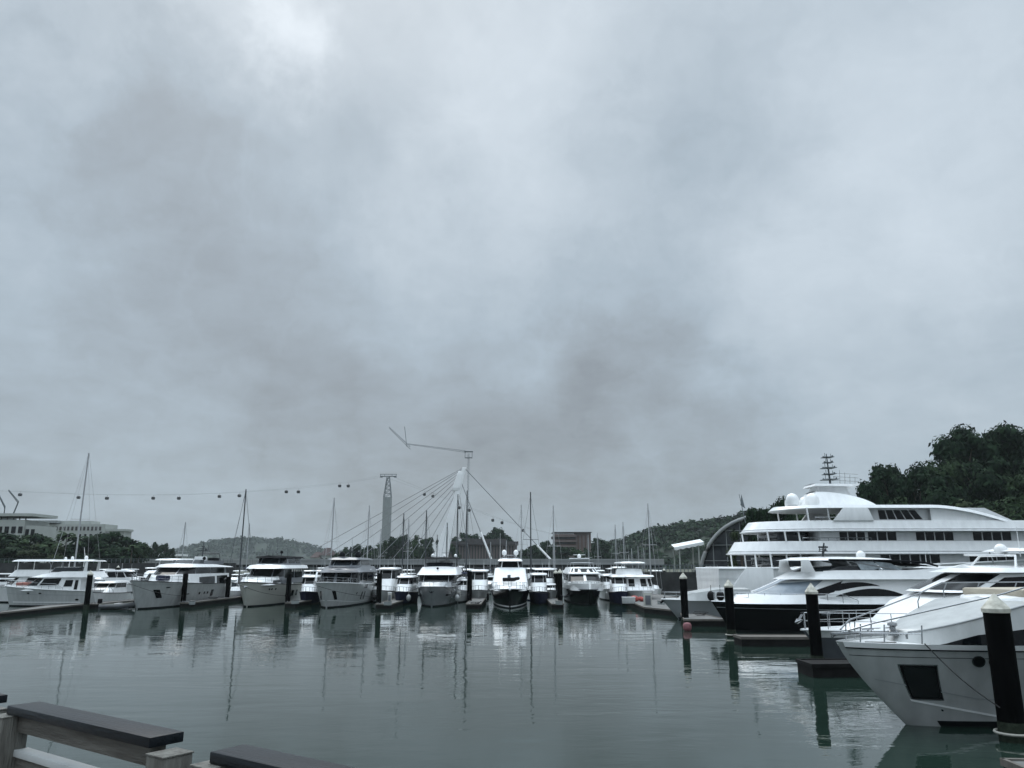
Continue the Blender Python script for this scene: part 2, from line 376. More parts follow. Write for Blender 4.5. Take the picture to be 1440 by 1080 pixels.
class Tier:
    """a lofted house: plan p = (x aft, x shoulder, x nose, half width aft, half width shoulder, squareness)"""
    def __init__(s, zb, zt, pb, pt, cam=.05): s.zb, s.zt, s.pb, s.pt, s.cam = zb, zt, pb, pt, cam
    def xy(s, t, v):
        p = [lerp(a, b, v) for a, b in zip(s.pb, s.pt)]; xa, xs, xf, wa, ws, n = p
        if t <= .5: return lerp(xa, xs, t * 2), lerp(wa, ws, t * 2)
        th = (t - .5) * math.pi; c = max(0.0, math.cos(th)); 
        return xs + (xf - xs) * math.sin(th) ** (2 / n), ws * c ** (2 / n)
    def P(s, t, v, side=1, off=0.0):
        x, y = s.xy(t, v)
        if off:
            x1, y1 = s.xy(min(1, t + .01), v); x0, y0 = s.xy(max(0, t - .01), v)
            d = Vector((y1 - y0, -(x1 - x0))); d = d.normalized() * off if d.length else Vector((0, 0))
            sg = 1 if s.pb[2] > s.pb[0] else -1
            if t >= .999: d = Vector((-off, 0))
            x -= d.x * sg; y -= d.y * sg
        z = lerp(val(s.zb, x), val(s.zt, x), v)
        return Vector((x, max(y, 0) * side, z))
    def ts(s): return [i / 20 for i in range(10)] + [.5 + .5 * (i / 14) for i in range(15)]
    def build(s, name, m, root, nv=4, smooth=40):
        T = s.ts(); b = MB()
        for side in (1, -1):
            b.grid([[s.P(t, j / nv, side) for t in T] for j in range(nv + 1)])
        b.grid([[lerp(s.P(0, j / nv, 1), s.P(0, j / nv, -1), k / 4) for k in range(5)] for j in range(nv + 1)])
        rows = []
        for t in T:
            a, c = s.P(t, 1, 1), s.P(t, 1, -1)
            rows.append([lerp(a, c, k / 6) + Vector((0, 0, s.cam * (1 - (k / 3 - 1) ** 2))) for k in range(7)])
        b.grid(rows)
        b.grid([[lerp(s.P(t, 0, 1), s.P(t, 0, -1), k / 2) for k in range(3)] for t in T])
        s.obj = b.build(name, m, root, smooth=smooth, bevel=0); return s
    def win(s, t0, t1, v0, v1, name='window', m='glass', off=.02, sides=(1, -1)):
        """one pane; v0/v1 may be functions of the fraction along the pane; t1 = 1 wraps round the nose"""
        n = 12
        if t1 >= 1:
            cols = [(lerp(t0, 1, i / n), 1) for i in range(n + 1)] + [(lerp(1, t0, i / n), -1) for i in range(1, n + 1)]
            rows = [[s.P(t, lerp(val(v0, .5), val(v1, .5), j / 4), sd, off) for t, sd in cols] for j in range(5)]
            MB().grid(rows).build(name, m, s.obj, smooth=60)
        else:
            for sd in sides:
                rows = [[s.P(lerp(t0, t1, i / n), lerp(val(v0, i / n), val(v1, i / n), j / 4), sd, off) for i in range(n + 1)] for j in range(5)]
                MB().grid(rows).build(name, m, s.obj, smooth=60)
        return s
    def tx(s, x): return (x - s.pb[0]) / (s.pb[1] - s.pb[0]) * .5
    def nose(s, n, v0, v1, half=.42, gap=.02, name='windshield_pane', m='glass', off=.02):
        """n panes side by side round the nose; each its own pane"""
        w = 2 * half / n
        for k in range(n):
            a, c = -half + k * w + gap / 2, -half + (k + 1) * w - gap / 2
            cols = [lerp(a, c, i / 6) for i in range(7)]
            rows = [[s.P(1 - abs(q), lerp(v0, v1, j / 4), 1 if q >= 0 else -1, off) for q in cols] for j in range(5)]
            MB().grid(rows).build(name, m, s.obj, smooth=60)
        return s

class Boat:
    def __init__(s, name, label, cat, bow, yaw, L, group=None):
        """bow: world point of the stem head; yaw: heading, 0 = +X"""
        loc = Vector((bow.x - L * math.cos(yaw), bow.y - L * math.sin(yaw), 0))
        s.root = empty(name, label, cat, loc, yaw, group); s.L = L
    def dome(s, x, y, z, r, m='white', name='radar_dome'):
        return MB().lathe([(r * .55, 0), (r * .9, r * .25), (r, r * .8), (r * .93, r * 1.3), (r * .65, r * 1.75), (r * .25, r * 1.98), (.01, r * 2.02)], (x, y, z), 14).build(name, m, s.root)
    def whip(s, x, y, z, h, r=.02, m='white', tilt=0.0, name='antenna'):
        return MB().tube([(x, y, z), (x - tilt, y, z + h)], [r, r * .5], 5).build(name, m, s.root)
    def legs(s, pts, r=.05, m='white', name='hardtop_strut'):
        for a, c in pts:
            MB().tube([a, c], r, 6).build(name, m, s.root)
    def mast(s, x, z, h, m='dalu', w=.9):
        b = MB(); b.tube([(x, 0, z), (x - .15, 0, z + h)], [.09, .04], 6)
        b.box((x - .05, 0, z + h * .45), (.18, w * 1.6, .07)); b.box((x - .08, 0, z + h * .72), (.5, .14, .12)); b.box((x, 0, z + h * .58), (.16, w, .05))
        for y in (-w * .8, w * .8): b.tube([(x - .05, y, z + h * .45), (x - .05, y, z + h * .8)], .025, 5)
        b.ball((x - .05, w * .45, z + h * .52), .12, 8, 6)
        return b.build('radar_mast', m, s.root)

# ------------------------------------------------------------------ setting: water, hills, shores, promenade
def structure(o): o['kind'] = 'structure'; return o
wt = MB(); wt.grid([[(x, y, 0) for x in (-3600, -300, -60, 60, 300, 3600)] for y in (-300, 0, 60, 160, 400, 3900)])
structure(wt.build('water', 'water', smooth=0))

def hill(name, cx, cy, rx, ry, h, m='forest', n=60, rough=.10, seed=0, base=0.5, flat=1.0):
    b = MB(); rows = []
    for j in range(n + 1):
        r = []
        for i in range(n + 1):
            x = 2 * i / n - 1; y = 2 * j / n - 1
            q = max(0, 1 - (x * x + y * y)) ** flat
            X, Y = cx + x * rx, cy + y * ry
            nn = noise.fractal(Vector((X / (rx * .35) + seed, Y / (rx * .35), seed)), .8, 2.2, 5)
            z = base - 1.2 * (1 - min(1, q * 30)) + h * q * (1 + nn * .12) + h * rough * nn * min(1, q * 4)
            r.append((X, Y, z))
        rows.append(r)
    b.grid(rows); return structure(b.build(name, m)), rows
def ground_z(rows, X, Y):
    n = len(rows) - 1
    x0, y0 = rows[0][0][0], rows[0][0][1]; x1, y1 = rows[n][n][0], rows[n][n][1]
    fx = (X - x0) / (x1 - x0) * n; fy = (Y - y0) / (y1 - y0) * n
    i = min(max(int(fx), 0), n - 1); j = min(max(int(fy), 0), n - 1); a, c = min(max(fx - i, 0), 1), min(max(fy - j, 0), 1)
    return lerp(lerp(rows[j][i][2], rows[j][i + 1][2], a), lerp(rows[j + 1][i][2], rows[j + 1][i + 1][2], a), c)

def leaf_cloud(rnd, lumps, n, size, core=.72, up=.35):
    """leaf-sized faces through the volume of a set of lumps, plus a ragged inner mass"""
    b = MB(); wts = [l[3] * l[4] * l[5] for l in lumps]
    V, Fc = [], []
    for _ in range(n):
        cx, cy, cz, rx, ry, rz = rnd.choices(lumps, wts)[0]
        while True:
            d = Vector((rnd.gauss(0, 1), rnd.gauss(0, 1), rnd.gauss(0, 1)))
            if d.length > .05: break
        d.normalize(); q = rnd.uniform(.62, 1.06) if rnd.random() < .85 else rnd.uniform(.3, .9)
        p = Vector((cx + d.x * rx * q, cy + d.y * ry * q, cz + d.z * rz * q))
        nrm = (d + Vector((rnd.uniform(-.9, .9), rnd.uniform(-.9, .9), rnd.uniform(-.5, .9) + up))).normalized()
        u = nrm.orthogonal().normalized(); u.rotate(Matrix.Rotation(rnd.uniform(0, 6.28), 3, nrm)); w = nrm.cross(u)
        s = size * rnd.uniform(.55, 1.25); o = len(V)
        V += [p - u * s, p + w * s * .45 + u * s * .1, p + u * s * 1.05, p - w * s * .45 - u * s * .1]
        Fc.append((o, o + 1, o + 2, o + 3))
    b.add(V, Fc)
    for cx, cy, cz, rx, ry, rz in lumps:
        rings = []
        for j in range(1, 6):
            th = math.pi * j / 6; ring = []
            for k in range(9):
                ph = 2 * math.pi * k / 9; q = core * rnd.uniform(.75, 1.08)
                ring.append((cx + rx * q * math.sin(th) * math.cos(ph), cy + ry * q * math.sin(th) * math.sin(ph), cz - rz * q * math.cos(th)))
            rings.append(ring)
        b.rings(rings)
    return b
CROWN = {}
def crown_variants():
    def broad(rnd, n, top=10, r=4.0, low=2.6):
        out = []
        for _ in range(n):
            a = rnd.uniform(0, 6.28); q = r * math.sqrt(rnd.random()) * .72; z = rnd.uniform(low + 1.2, top - 1.3)
            s = rnd.uniform(1.0, 1.9) * (1 - .28 * abs((z - low) / (top - low) - .45))
            q *= 1 - .45 * max(0, (z - 6) / 4)
            out.append((q * math.cos(a), q * math.sin(a), z, s * 1.15, s * 1.15, s * .85))
        return out
    for kind, seed, n, leaves, size, mt in (('round', 1, 15, 3600, .34, 'leaf'), ('loose', 2, 13, 3000, .32, 'leaf2'), ('spread', 5, 17, 3800, .34, 'leaf'),
                                            ('far', 7, 11, 800, .55, 'leaf'), ('far_loose', 9, 9, 650, .55, 'leaf2'), ('bush', 11, 9, 1100, .36, 'leaf3')):
        rnd = random.Random(seed); lumps = broad(rnd, n, low=.2 if kind == 'bush' else 2.0)
        o = leaf_cloud(rnd, lumps, leaves, size).build('crown', mt, smooth=0, recalc=False)
        t = MB(); t.tube([(0, 0, -1.5), (.05, 0, 1), (.1, .1, 3), (.05, .15, 6)], [.42, .32, .24, .09], 8)
        for i in range(6):
            l = lumps[i]; t.tube([(.08, .08, 1.8 + i * .45), (l[0] * .5, l[1] * .5, l[2] * .75 + .5), (l[0] * .95, l[1] * .95, l[2])], [.15, .1, .03], 5)
        tr = t.build('trunk', 'bark')
        CROWN[kind] = (o.data, tr.data)
        bpy.data.objects.remove(o); bpy.data.objects.remove(tr)
crown_variants()
TR = random.Random(3)
def tree(kind, label, loc, h, w, group, name='broadleaf_tree', cat='tree'):
    r = empty(name, label, cat, loc, TR.uniform(0, 6.28), group)
    for nm, me in zip(('crown', 'trunk'), CROWN[kind]):
        o = bpy.data.objects.new(nm, me); COL.objects.link(o); o.parent = r
    r.scale = (w / 8, w / 8, h / 10); return r
def tree_px(kind, label, px, ytop, Y, wpx, group, base=1.0, name='broadleaf_tree'):
    top = at(px, ytop, Y); w = wpx * Y / F * 1.03
    return tree(kind, label, (top.x, Y, base), max(2, top.z - base) * 1.05, w, group, name)
def woodland(name, label, pts, size, n, m, seed=1):
    """a far wood that reads as one mass"""
    rnd = random.Random(seed); b = MB(); V, Fc = [], []
    for X, Y, Z, s in pts:
        for _ in range(n):
            d = Vector((rnd.gauss(0, 1), rnd.gauss(0, 1), abs(rnd.gauss(0, 1)))).normalized(); q = rnd.uniform(.7, 1.1)
            p = Vector((X, Y, Z)) + Vector((d.x * s, d.y * s, d.z * s * .95)) * q
            nrm = (d + Vector((rnd.uniform(-.8, .8), rnd.uniform(-.8, .8), rnd.uniform(-.3, .9)))).normalized()
            u = nrm.orthogonal().normalized(); u.rotate(Matrix.Rotation(rnd.uniform(0, 6.28), 3, nrm)); w = nrm.cross(u); z = size * rnd.uniform(.6, 1.3); o = len(V)
            V += [p - u * z, p + w * z * .6, p + u * z, p - w * z * .6]; Fc.append((o, o + 1, o + 2, o + 3))
    b.add(V, Fc); o = b.build(name, m, smooth=0, recalc=False)
    return tag(o, label, 'woodland', kind='stuff')
def wood_on(rows, cond, n, smin, smax, rnd):
    pts = []; x0, y0 = rows[0][0][0], rows[0][0][1]; x1, y1 = rows[-1][-1][0], rows[-1][-1][1]
    while len(pts) < n:
        X, Y = rnd.uniform(x0, x1), rnd.uniform(y0, y1)
        z = ground_z(rows, X, Y)
        if z > .8 and cond(X, Y, z): pts.append((X, Y, z - .6, rnd.uniform(smin, smax)))
    return pts
rnd = random.Random(8)
# far hill on the left, seen through a lot of air
cL = at(328, 790, 2300)
_, hl = hill('far_hill', cL.x + 30, 2380, 300, 260, 80, seed=3, rough=.03, flat=.85)
woodland('far_hill_woodland', 'bluish wooded hill far beyond the bridge at left', wood_on(hl, lambda X, Y, z: Y < 2420, 700, 7, 13, rnd), 4.5, 12, 'leaf', 2)
cL2 = at(470, 790, 2500)
_, hl2 = hill('far_hill', cL2.x, 2560, 300, 200, 44, seed=6, rough=.05)
woodland('far_hill_woodland', 'low hazy wooded rise between the far left hill and cable car tower', wood_on(hl2, lambda X, Y, z: Y < 2600, 420, 6, 11, rnd), 4.5, 10, 'leaf', 4)
# ridge on the right behind the brown blocks
cR = at(1075, 790, 560)
_, hr = hill('ridge', cR.x + 20, 640, 165, 120, 40, seed=5, rough=.05)
woodland('ridge_woodland', 'green wooded ridge sloping up to the right behind the glass vault', wood_on(hr, lambda X, Y, z: Y < 670 and X < 230, 900, 3.2, 6.0, rnd), 2.0, 16, 'leaf', 3)
cR2 = at(850, 790, 560)
_, hr2 = hill('ridge', cR2.x + 15, 650, 120, 95, 19, seed=9, rough=.05)
woodland('ridge_woodland', 'lower wooded slope behind the long brown block', wood_on(hr2, lambda X, Y, z: Y < 680, 600, 3.2, 6.2, rnd), 2.0, 15, 'leaf', 6)
# right shore with the near wooded mound
_, nr = hill('wooded_mound', 108, 175, 62, 46, 11, 'soil', seed=2, n=40)
def shore(name, poly, z, m='soil'):
    return structure(MB().slab(poly, -1.0, z).build(name, m, smooth=0))
shore('right_shore', [(24, 124), (70, 108), (400, 108), (400, 420), (70, 420), (34, 260)], 1.9)
shore('left_shore', [(-330, 205), (-82, 212), (-96, 420), (-330, 420)], 1.9)
shore('far_shore', [(-420, 440), (-90, 425), (120, 425), (520, 430), (520, 900), (-420, 900)], 1.7)
# promenade the photographer stands on: planks running towards the water
CAPZ = H - .60
RA, RB = gp(18, 991, CAPZ), gp(219, 1036, CAPZ)                     # line of the railing
RA.z = RB.z = 0; PL = (RB - RA).length
rd = (RB - RA).normalized(); rn = Vector((-rd.y, rd.x, 0))         # along the railing, and out to the water
DECK = 2.62
pr = MB()
for k in range(46):
    s0 = -4.5 + k * .2
    c = RA + rd * s0
    pr.box((c.x - rn.x * 2.83, c.y - rn.y * 2.83, DECK - .03), (5.9, .192, .06), rz=math.atan2(rn.y, rn.x))
structure(pr.build('promenade', 'plank', smooth=0, bevel=.006))
cc = RA + rd * .0 - rn * 2.9
structure(MB().box((cc.x, cc.y, DECK - .36), (9.6, 5.6, .58), rz=math.atan2(rd.y, rd.x)).build('promenade_slab', 'concrete', smooth=0))

# ------------------------------------------------------------------ promenade railing: one panel of cap, posts, rails and pickets per thing
def rail_panel(label, s0, s1):
    o = RA + rd * s0; Ln = s1 - s0; rz = math.atan2(rd.y, rd.x)
    t = empty('promenade_railing', label, 'railing', (o.x, o.y, DECK), rz, 'wooden promenade railings')
    ht = CAPZ - DECK
    MB().box((Ln / 2, .045, ht - .018), (Ln, .135, .036)).build('cap_board', 'capwood', t, bevel=.004)
    MB().box((Ln / 2, .035, ht - .072), (Ln - .06, .06, .07)).build('top_rail', 'woodh', t, bevel=.006)
    for x in (.01, Ln + .105):
        dz = .0 if x < .1 else 0.0
        MB().box((x + .0, -.005, (ht - .042) / 2), (.105, .115, ht - .042)).build('post', 'wood', t, bevel=.008)
        MB().box((x, -.005, ht - .0405), (.109, .119, .006)).build('post_cap', 'wood', t, bevel=.002)
    MB().box((Ln / 2, .03, ht - .190), (Ln - .13, .06, .028)).build('mid_rail', 'galv', t, bevel=.004)
    MB().box((Ln / 2, .03, ht - .237), (Ln - .13, .035, .062)).build('picket_rail', 'woodh', t, bevel=.004)
    n = max(2, int((Ln - .2) / .075))
    for k in range(n):
        MB().box((.11 + (Ln - .22) * k / (n - 1), .03, (ht - .36 + .10) / 2 + .035), (.030, .022, ht - .37 - .0)).build('picket', 'wood', t, bevel=.003)
    MB().box((Ln / 2, .03, .09), (Ln - .13, .05, .06)).build('bottom_rail', 'woodh', t, bevel=.004)
rail_panel('weathered wooden railing panel at the far left, mostly cut by the picture edge', -PL - .36, -.32)
rail_panel('weathered wooden railing panel with a dark cap board sloping across the lower left corner', 0, PL)
rail_panel('weathered wooden railing panel with only its dark cap board showing at the bottom edge', PL + .36, 2 * PL + .36)
rail_panel('weathered wooden railing panel continuing right below the picture edge', 2 * PL + .66, 3 * PL + .66)

# ------------------------------------------------------------------ piles and pontoons
def pile(px, yt, yb, label, r=.27, cone=True, hoop=None, z0=0.0):
    g = gp(px, yb, z0); top = at(px, yt, g.y).z
    t = empty('mooring_pile', label, 'pile', (g.x, g.y, 0), TR.uniform(0, 6), 'black mooring piles')
    hc = .42 if cone else 0
    MB().lathe([(r, -1.5), (r, .45), (r * .99, 1.6), (r, top - hc - .02), (r * .93, top - hc)], n=22).build('sleeve', 'pile', t)
    MB().lathe([(r * 1.03, -1.4), (r * 1.05, .1), (r * 1.04, .38), (r * 1.01, .46)], n=22).build('weed_band', 'pilewet', t)
    if cone:
        MB().lathe([(r * 1.08, top - hc - .05), (r * 1.10, top - hc + .05), (r * 1.0, top - hc + .09), (r * .62, top - .20), (r * .22, top - .05), (.02, top)], n=20).build('cap', 'cone', t)
    if hoop:
        MB().tube([(1.3 * r * math.cos(a * .3142), 1.3 * r * math.sin(a * .3142), hoop) for a in range(21)], .035, 6).build('guide_hoop', 'rope', t)
    return t
pile(1426, 835, 1042, 'large black pile with a pale cone cap, nearest on the right before the white bow', r=.31, hoop=.2)
pile(1150, 820, 937, 'black pile with white cone cap between the dark cruiser and the nearest white bow', r=.26, hoop=.25)
pile(1029, 815, 896, 'black pile with dull cap in front of the black cruiser bow', r=.27, hoop=.15)
pile(964, 805, 878, 'black pile with white cap and faded red float at its foot')
for px, yt, yb, lab, cone in (
    (79, 801, 852, 'black pile in front of the left trawler yacht, middle of its side', True),
    (121, 802, 857, 'black pile with white cap at the stern of the left trawler yacht', True),
    (257, 807, 853, 'black pile standing before the bow half of the big left yacht', False),
    (319, 811, 846, 'black pile standing before the stern half of the big left yacht', False),
    (404, 807, 853, 'black pile in front of the white yacht with black flybridge', False),
    (532, 806, 855, 'black pile at the right side of the yacht with grey superstructure', False),
    (559, 805, 843, 'black pile between the grey topped yacht and the silver yacht, further back', False),
    (660, 804, 851, 'left one of the two close black piles between silver yacht and black hull', False),
    (672, 806, 843, 'right one of the two close black piles between silver yacht and black hull', False),
    (765, 799, 834, 'white capped black pile just right of the black hulled sport fisher', True),
    (782, 801, 845, 'left one of the white capped pair of piles beside the black and white cruiser', True),
    (788, 800, 851, 'right one of the white capped pair of piles beside the black and white cruiser', True),
    (854, 798, 820, 'short far black pile right of the black and white cruiser', False),
    (935, 799, 830, 'far black pile with white cap beside the double deck boat', True),
    (978, 798, 832, 'far black pile with white cap left of the large yacht stern', True),
    (163, 795, 826, 'far black pile with tilted white cap behind the left dinghy', True),
    (183, 799, 822, 'far black pile with white cap left of the big yacht bow', True)):
    pile(px, yt, yb, lab, cone=cone)
def float_buoy(px, py, label):
    g = gp(px, py); t = MB().lathe([(.05, -.1), (.22, 0), (.29, .15), (.29, .38), (.22, .50), (.05, .54)], n=16).build('float', mat('faded_red_plastic', (.22, .085, .095), .6, var=.3, scale=6))
    t.location = (g.x, g.y - .6, 0); tag(t, label, 'float')
float_buoy(964, 886, 'faded red float drum at the foot of a white capped pile')

def pontoon(label, poly, z=.48, th=.62, deck='concrete', edge='timber', name='pontoon', cleats=0):
    """floating pier: concrete deck, dark wet sides, timber edge"""
    cx = sum(p[0] for p in poly) / len(poly); cy = sum(p[1] for p in poly) / len(poly)
    t = empty(name, label, 'pontoon', (cx, cy, 0), 0, 'floating pontoons'); q = [(x - cx, y - cy) for x, y in poly]
    MB().slab(q, z - th, z - .1).build('float_side', 'fascia', t, smooth=0)
    MB().slab([(x * .995, y * .995) for x, y in q], z - .1, z).build('deck', deck, t, smooth=0)
    n = len(q); b = MB()
    for i in range(n):
        a, c = Vector((*q[i], z - .03)), Vector((*q[(i + 1) % n], z - .03)); d = c - a
        b.box((a + c) / 2, (d.length + .06, .09, .14), rz=math.atan2(d.y, d.x))
    b.build('edge_beam', edge, t, smooth=0)
    for i in range(cleats):
        a = lerp(Vector((*q[0], z)), Vector((*q[1], z)), (i + .5) / cleats) * .97
        c = MB(); c.tube([(a.x, a.y, z), (a.x, a.y, z + .14)], .035, 6); c.tube([(a.x, a.y - .18, z + .14), (a.x, a.y + .18, z + .14)], .03, 6); c.build('cleat', 'steel', t)
    return t
def finger(label, px, yb, w, L, side=0, deck='concrete'):
    g = gp(px, yb); x = g.x
    return pontoon(label, [(x - w / 2, g.y - .5), (x + w / 2, g.y - .5), (x + w / 2, g.y + L), (x - w / 2, g.y + L)], deck=deck, cleats=4)
finger('finger pontoon along the right side of the big left yacht', 262, 854, 1.0, 17)
finger('finger pontoon along the right side of the white yacht with black flybridge', 410, 854, 1.1, 16)
finger('finger pontoon between the grey topped yacht and the silver yacht', 540, 856, 1.6, 20)
finger('finger pontoon with two piles between the silver yacht and the black hull', 666, 856, 1.5, 19)
finger('finger pontoon between the black hull and the black and white cruiser', 784, 856, 1.2, 19)
finger('narrow finger pontoon left of the big left yacht bow', 128, 856, 1.3, 16)
gA = [gp(*p, .5) for p in ((0, 862), (96, 849), (140, 846), (140, 838), (0, 846))]
pontoon('low pontoon under the left trawler yacht', [(p.x - 1.2, p.y - 1.6) for p in gA[:3]] + [(gA[2].x, gA[2].y - .3), (gA[0].x - 1, gA[0].y - .2)], z=.4)
g1, g2, g3, g4 = gp(862, 836, .5), gp(906, 854, .5), gp(958, 860, .5), gp(1000, 842, .5)
pontoon('wide main pontoon running back beside the black and white cruiser', [(g1.x, g1.y), (g2.x, g2.y), (g3.x + .4, g3.y), (g3.x + 6.5, g3.y + 20), (g1.x + 4, g1.y + 42), (g1.x + 1.4, g1.y + 42)], z=.5)
g5, g6 = gp(968, 871, .5), gp(1020, 871, .5)
pontoon('wedge of pontoon under the grey hull between two piles', [(g5.x - .3, g5.y), (g6.x + .2, g6.y), (g6.x - .3, g6.y + 9), (g5.x + 1.3, g5.y + 9)])
g7, g8 = gp(1034, 893, .5), gp(1140, 893, .5)
pontoon('timber edged finger pontoon in front of the black cruiser', [(g7.x, g7.y - 1.2), (g8.x + 6, g8.y - 1.6), (g8.x + 6, g8.y + .1), (g7.x, g7.y + .3)], deck='timber')
g9, g10 = gp(1150, 934, .45), gp(1200, 934, .45)
pontoon('dark finger pontoon behind the nearest white bow', [(g9.x - .4, g9.y - .5), (g10.x + 8, g10.y + .3), (g10.x + 8, g10.y + 1.7), (g9.x - .4, g9.y + 1.2)], deck='fascia', edge='fascia')
g11 = gp(1414, 1068, .40)
pontoon('corner of a weathered pontoon at the bottom right edge', [(g11.x, g11.y - 1.0), (g11.x + 9, g11.y - 2.2), (g11.x + 9, g11.y - .5), (g11.x, g11.y + .1)], z=.36)
def pedestal(px, yb, label, h=1.1, w=.62):
    g = gp(px, yb, .5); t = empty('service_pedestal', label, 'pedestal', (g.x, g.y, .48), 0, 'pontoon service pedestals')
    MB().box((0, 0, h / 2), (w, .45, h)).build('cabinet', 'cream', t, bevel=.03)
    MB().box((0, -.232, h * .45), (w * .7, .02, h * .7)).build('door', 'dgrey', t, bevel=.004)
    MB().box((0, 0, h + .04), (w * 1.1, .5, .08)).build('lid', 'white', t, bevel=.02)
pedestal(911, 852, 'grey service cabinet on the main pontoon beside the double deck boat', 1.25, .75)
for px, py, lab in ((645, 843, 'small service pedestal beside the silver yacht'), (548, 846, 'small service pedestal behind the grey topped yacht'), (797, 836, 'small service pedestal beside the black and white cruiser')):
    pedestal(px, py, lab, .9, .4)
def hut(px, yb, Y, label):
    p = at(px, yb, Y); t = empty('dock_box', label, 'dock box', (p.x, Y, .48)); MB().box((0, 0, .3), (1.3, .6, .6)).build('box', 'offwhite', t, bevel=.05); MB().box((0, 0, .63), (1.36, .66, .07)).build('lid', 'white', t, bevel=.03)
hut(884, 845, 82, 'white dock box on the main pontoon near the double deck boat')

# ------------------------------------------------------------------ boats in the front row (all lie bow towards the promenade)
DOWN = -math.pi / 2
def row_boat(label, px, ywl, L, B, zb, zs, rake, hullm, name='motor_yacht', cat='yacht', yaw=DOWN, deckmat='white', group='motor yachts moored bow out', **kw):
    hkw = {k: kw.pop(k) for k in ('pt', 'pb', 'fl', 'bw', 'rp', 'sp') if k in kw}
    g = gp(px, ywl); bow = Vector((g.x, g.y - rake * .85, 0))
    b = Boat(name, label, cat, bow, yaw, L, group); b.h = Hull(L, B, zb, zs, rake, **hkw); b.h.build(b.root, hullm, deckmat, **kw); return b
def anchor(b, z, s=.35, m='steel'):
    h = b.h; p = h.P(1, h.vz(1, z), 1); a = MB()
    a.tube([(p.x - .1, 0, p.z + s * .9), (p.x + .12, 0, p.z - s * .2)], .05, 6); a.tube([(p.x + .02, -s * .7, p.z + s * .2), (p.x + .16, 0, p.z - s * .25), (p.x + .02, s * .7, p.z + s * .2)], [.03, .08, .03], 6)
    a.build('anchor', m, b.root)
def house(b, name, m, zb, zt, pb, pt, cam=.05): return Tier(zb, zt, pb, pt, cam).build(name, m, b.root)

# -- the big left yacht
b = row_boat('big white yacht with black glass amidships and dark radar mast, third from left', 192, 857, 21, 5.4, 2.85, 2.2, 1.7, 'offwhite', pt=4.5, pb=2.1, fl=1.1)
h = b.h
h.patch('hull_window', 'glass', .865, 1.45, .022, .42, skew=.016)
for u, z in ((.80, 2.05), (.60, 1.25)): h.patch('vent', 'rubber', u, z, .018, .06, True)
for u in (.47, .41, .37): h.patch('porthole', 'glass', u, 1.25, .010, .15, True)
h.patch('hull_window', 'glass', .31, 1.2, .018, .35)
h.strip(h.obj, 'knuckle_line', 'grey', lambda u: 2.12 + .25 * u, lambda u: 2.16 + .25 * u, .012, .03)
c = house(b, 'coachroof', 'white', 2.1, lambda x: 3.38 if x < 13.5 else 3.38 - .16 * (x - 13.5), (1.2, 11.0, 16.2, 2.5, 2.4, 1.8), (1.2, 10.6, 15.6, 2.4, 2.1, 1.8))
c.win(.03, .20, .06, lambda f: .82 - .04 * f); c.win(.23, .46, lambda f: .06 + .45 * max(0, f - .5), lambda f: .76 - .05 * f)
c.nose(2, .35, .40, .30, .05, name='deck_seam', m='grey')
c = house(b, 'deckhouse', 'dgrey', 3.3, 4.1, (1.5, 10.5, 14.4, 2.15, 2.05, 2.4), (1.5, 10.2, 12.6, 2.1, 1.9, 2.4))
c.nose(3, .06, .95, .49, .02); c.win(.04, .27, .08, .94); c.win(.28, .5, .08, .94)
c = house(b, 'brow', 'white', 4.1, lambda x: 4.42 if x > 5 else 4.42 - .05 * (5 - x), (-.2, 10.2, 13.4, 2.45, 2.3, 2.2), (.2, 9.8, 12.4, 2.25, 2.05, 2.2), .1)
c = house(b, 'flybridge', 'dgrey', 4.45, 4.82, (2.2, 7.6, 9.6, 2.0, 1.85, 2.6), (2.2, 7.4, 9.1, 2.0, 1.8, 2.6))
c.nose(3, .2, 1.25, .45, .02, name='fly_windscreen', m='greyglass')
MB().box((4.4, 0, 5.05), (1.0, 1.2, .55)).build('helm_console', 'white', b.root, bevel=.08)
MB().box((2.9, 1.0, 5.0), (1.4, .9, .4)).build('fly_seat', 'canvas', b.root, bevel=.08)
b.mast(4.0, 5.2, 1.85, w=.8)
MB().tube([(2.3, -1.6, 4.8), (2.0, -1.3, 5.7), (2.0, 1.3, 5.7), (2.3, 1.6, 4.8)], .07, 8).build('arch', 'dalu', b.root)
b.whip(3.6, -1.2, 4.9, 1.1, m='dalu'); MB().ball((6.4, 1.2, 5.1), .2).build('searchlight', 'canvas', b.root)
MB().box((15.6, .6, 3.0), (1.2, 1.1, .5)).build('folded_cover', 'navy', b.root, bevel=.15)
h.rail(b.root, .62, .985, .62, 7, .022)

# -- white yacht with black flybridge
b = row_boat('white yacht with cream hull and enclosed black flybridge, fourth from the left edge', 347, 853.5, 17, 5.1, 2.6, 2.05, 1.5, 'cream', pt=4.5, pb=2.1, fl=1.1, rubr=.05)
h = b.h
for u in (.80, .77, .72): h.patch('porthole', 'glass', u, 1.75, .008, .1, True)
for u, du in ((.50, .035), (.40, .028), (.31, .02)): h.patch('hull_window', 'glass', u, 1.15, du, .32)
h.strip(h.obj, 'deck_stripe', 'teak', lambda u: h.sheer(u) - .06, lambda u: h.sheer(u) + .03, .02)
c = house(b, 'coachroof', 'white', 2.2, lambda x: 3.05 - .05 * max(0, x - 11), (6, 12.2, 15.6, 2.1, 2.0, 2.3), (6, 11.6, 14.6, 1.9, 1.7, 2.3))
c.win(.30, .60, .25, .6)
c = house(b, 'deckhouse', 'dgrey', 2.3, 3.95, (1.6, 9.6, 12.6, 2.15, 2.05, 2.6), (1.6, 8.9, 10.6, 2.1, 1.85, 2.6))
c.nose(3, .45, .96, .48, .02); c.win(.05, .25, .35, .9); c.win(.27, .50, .35, .92)
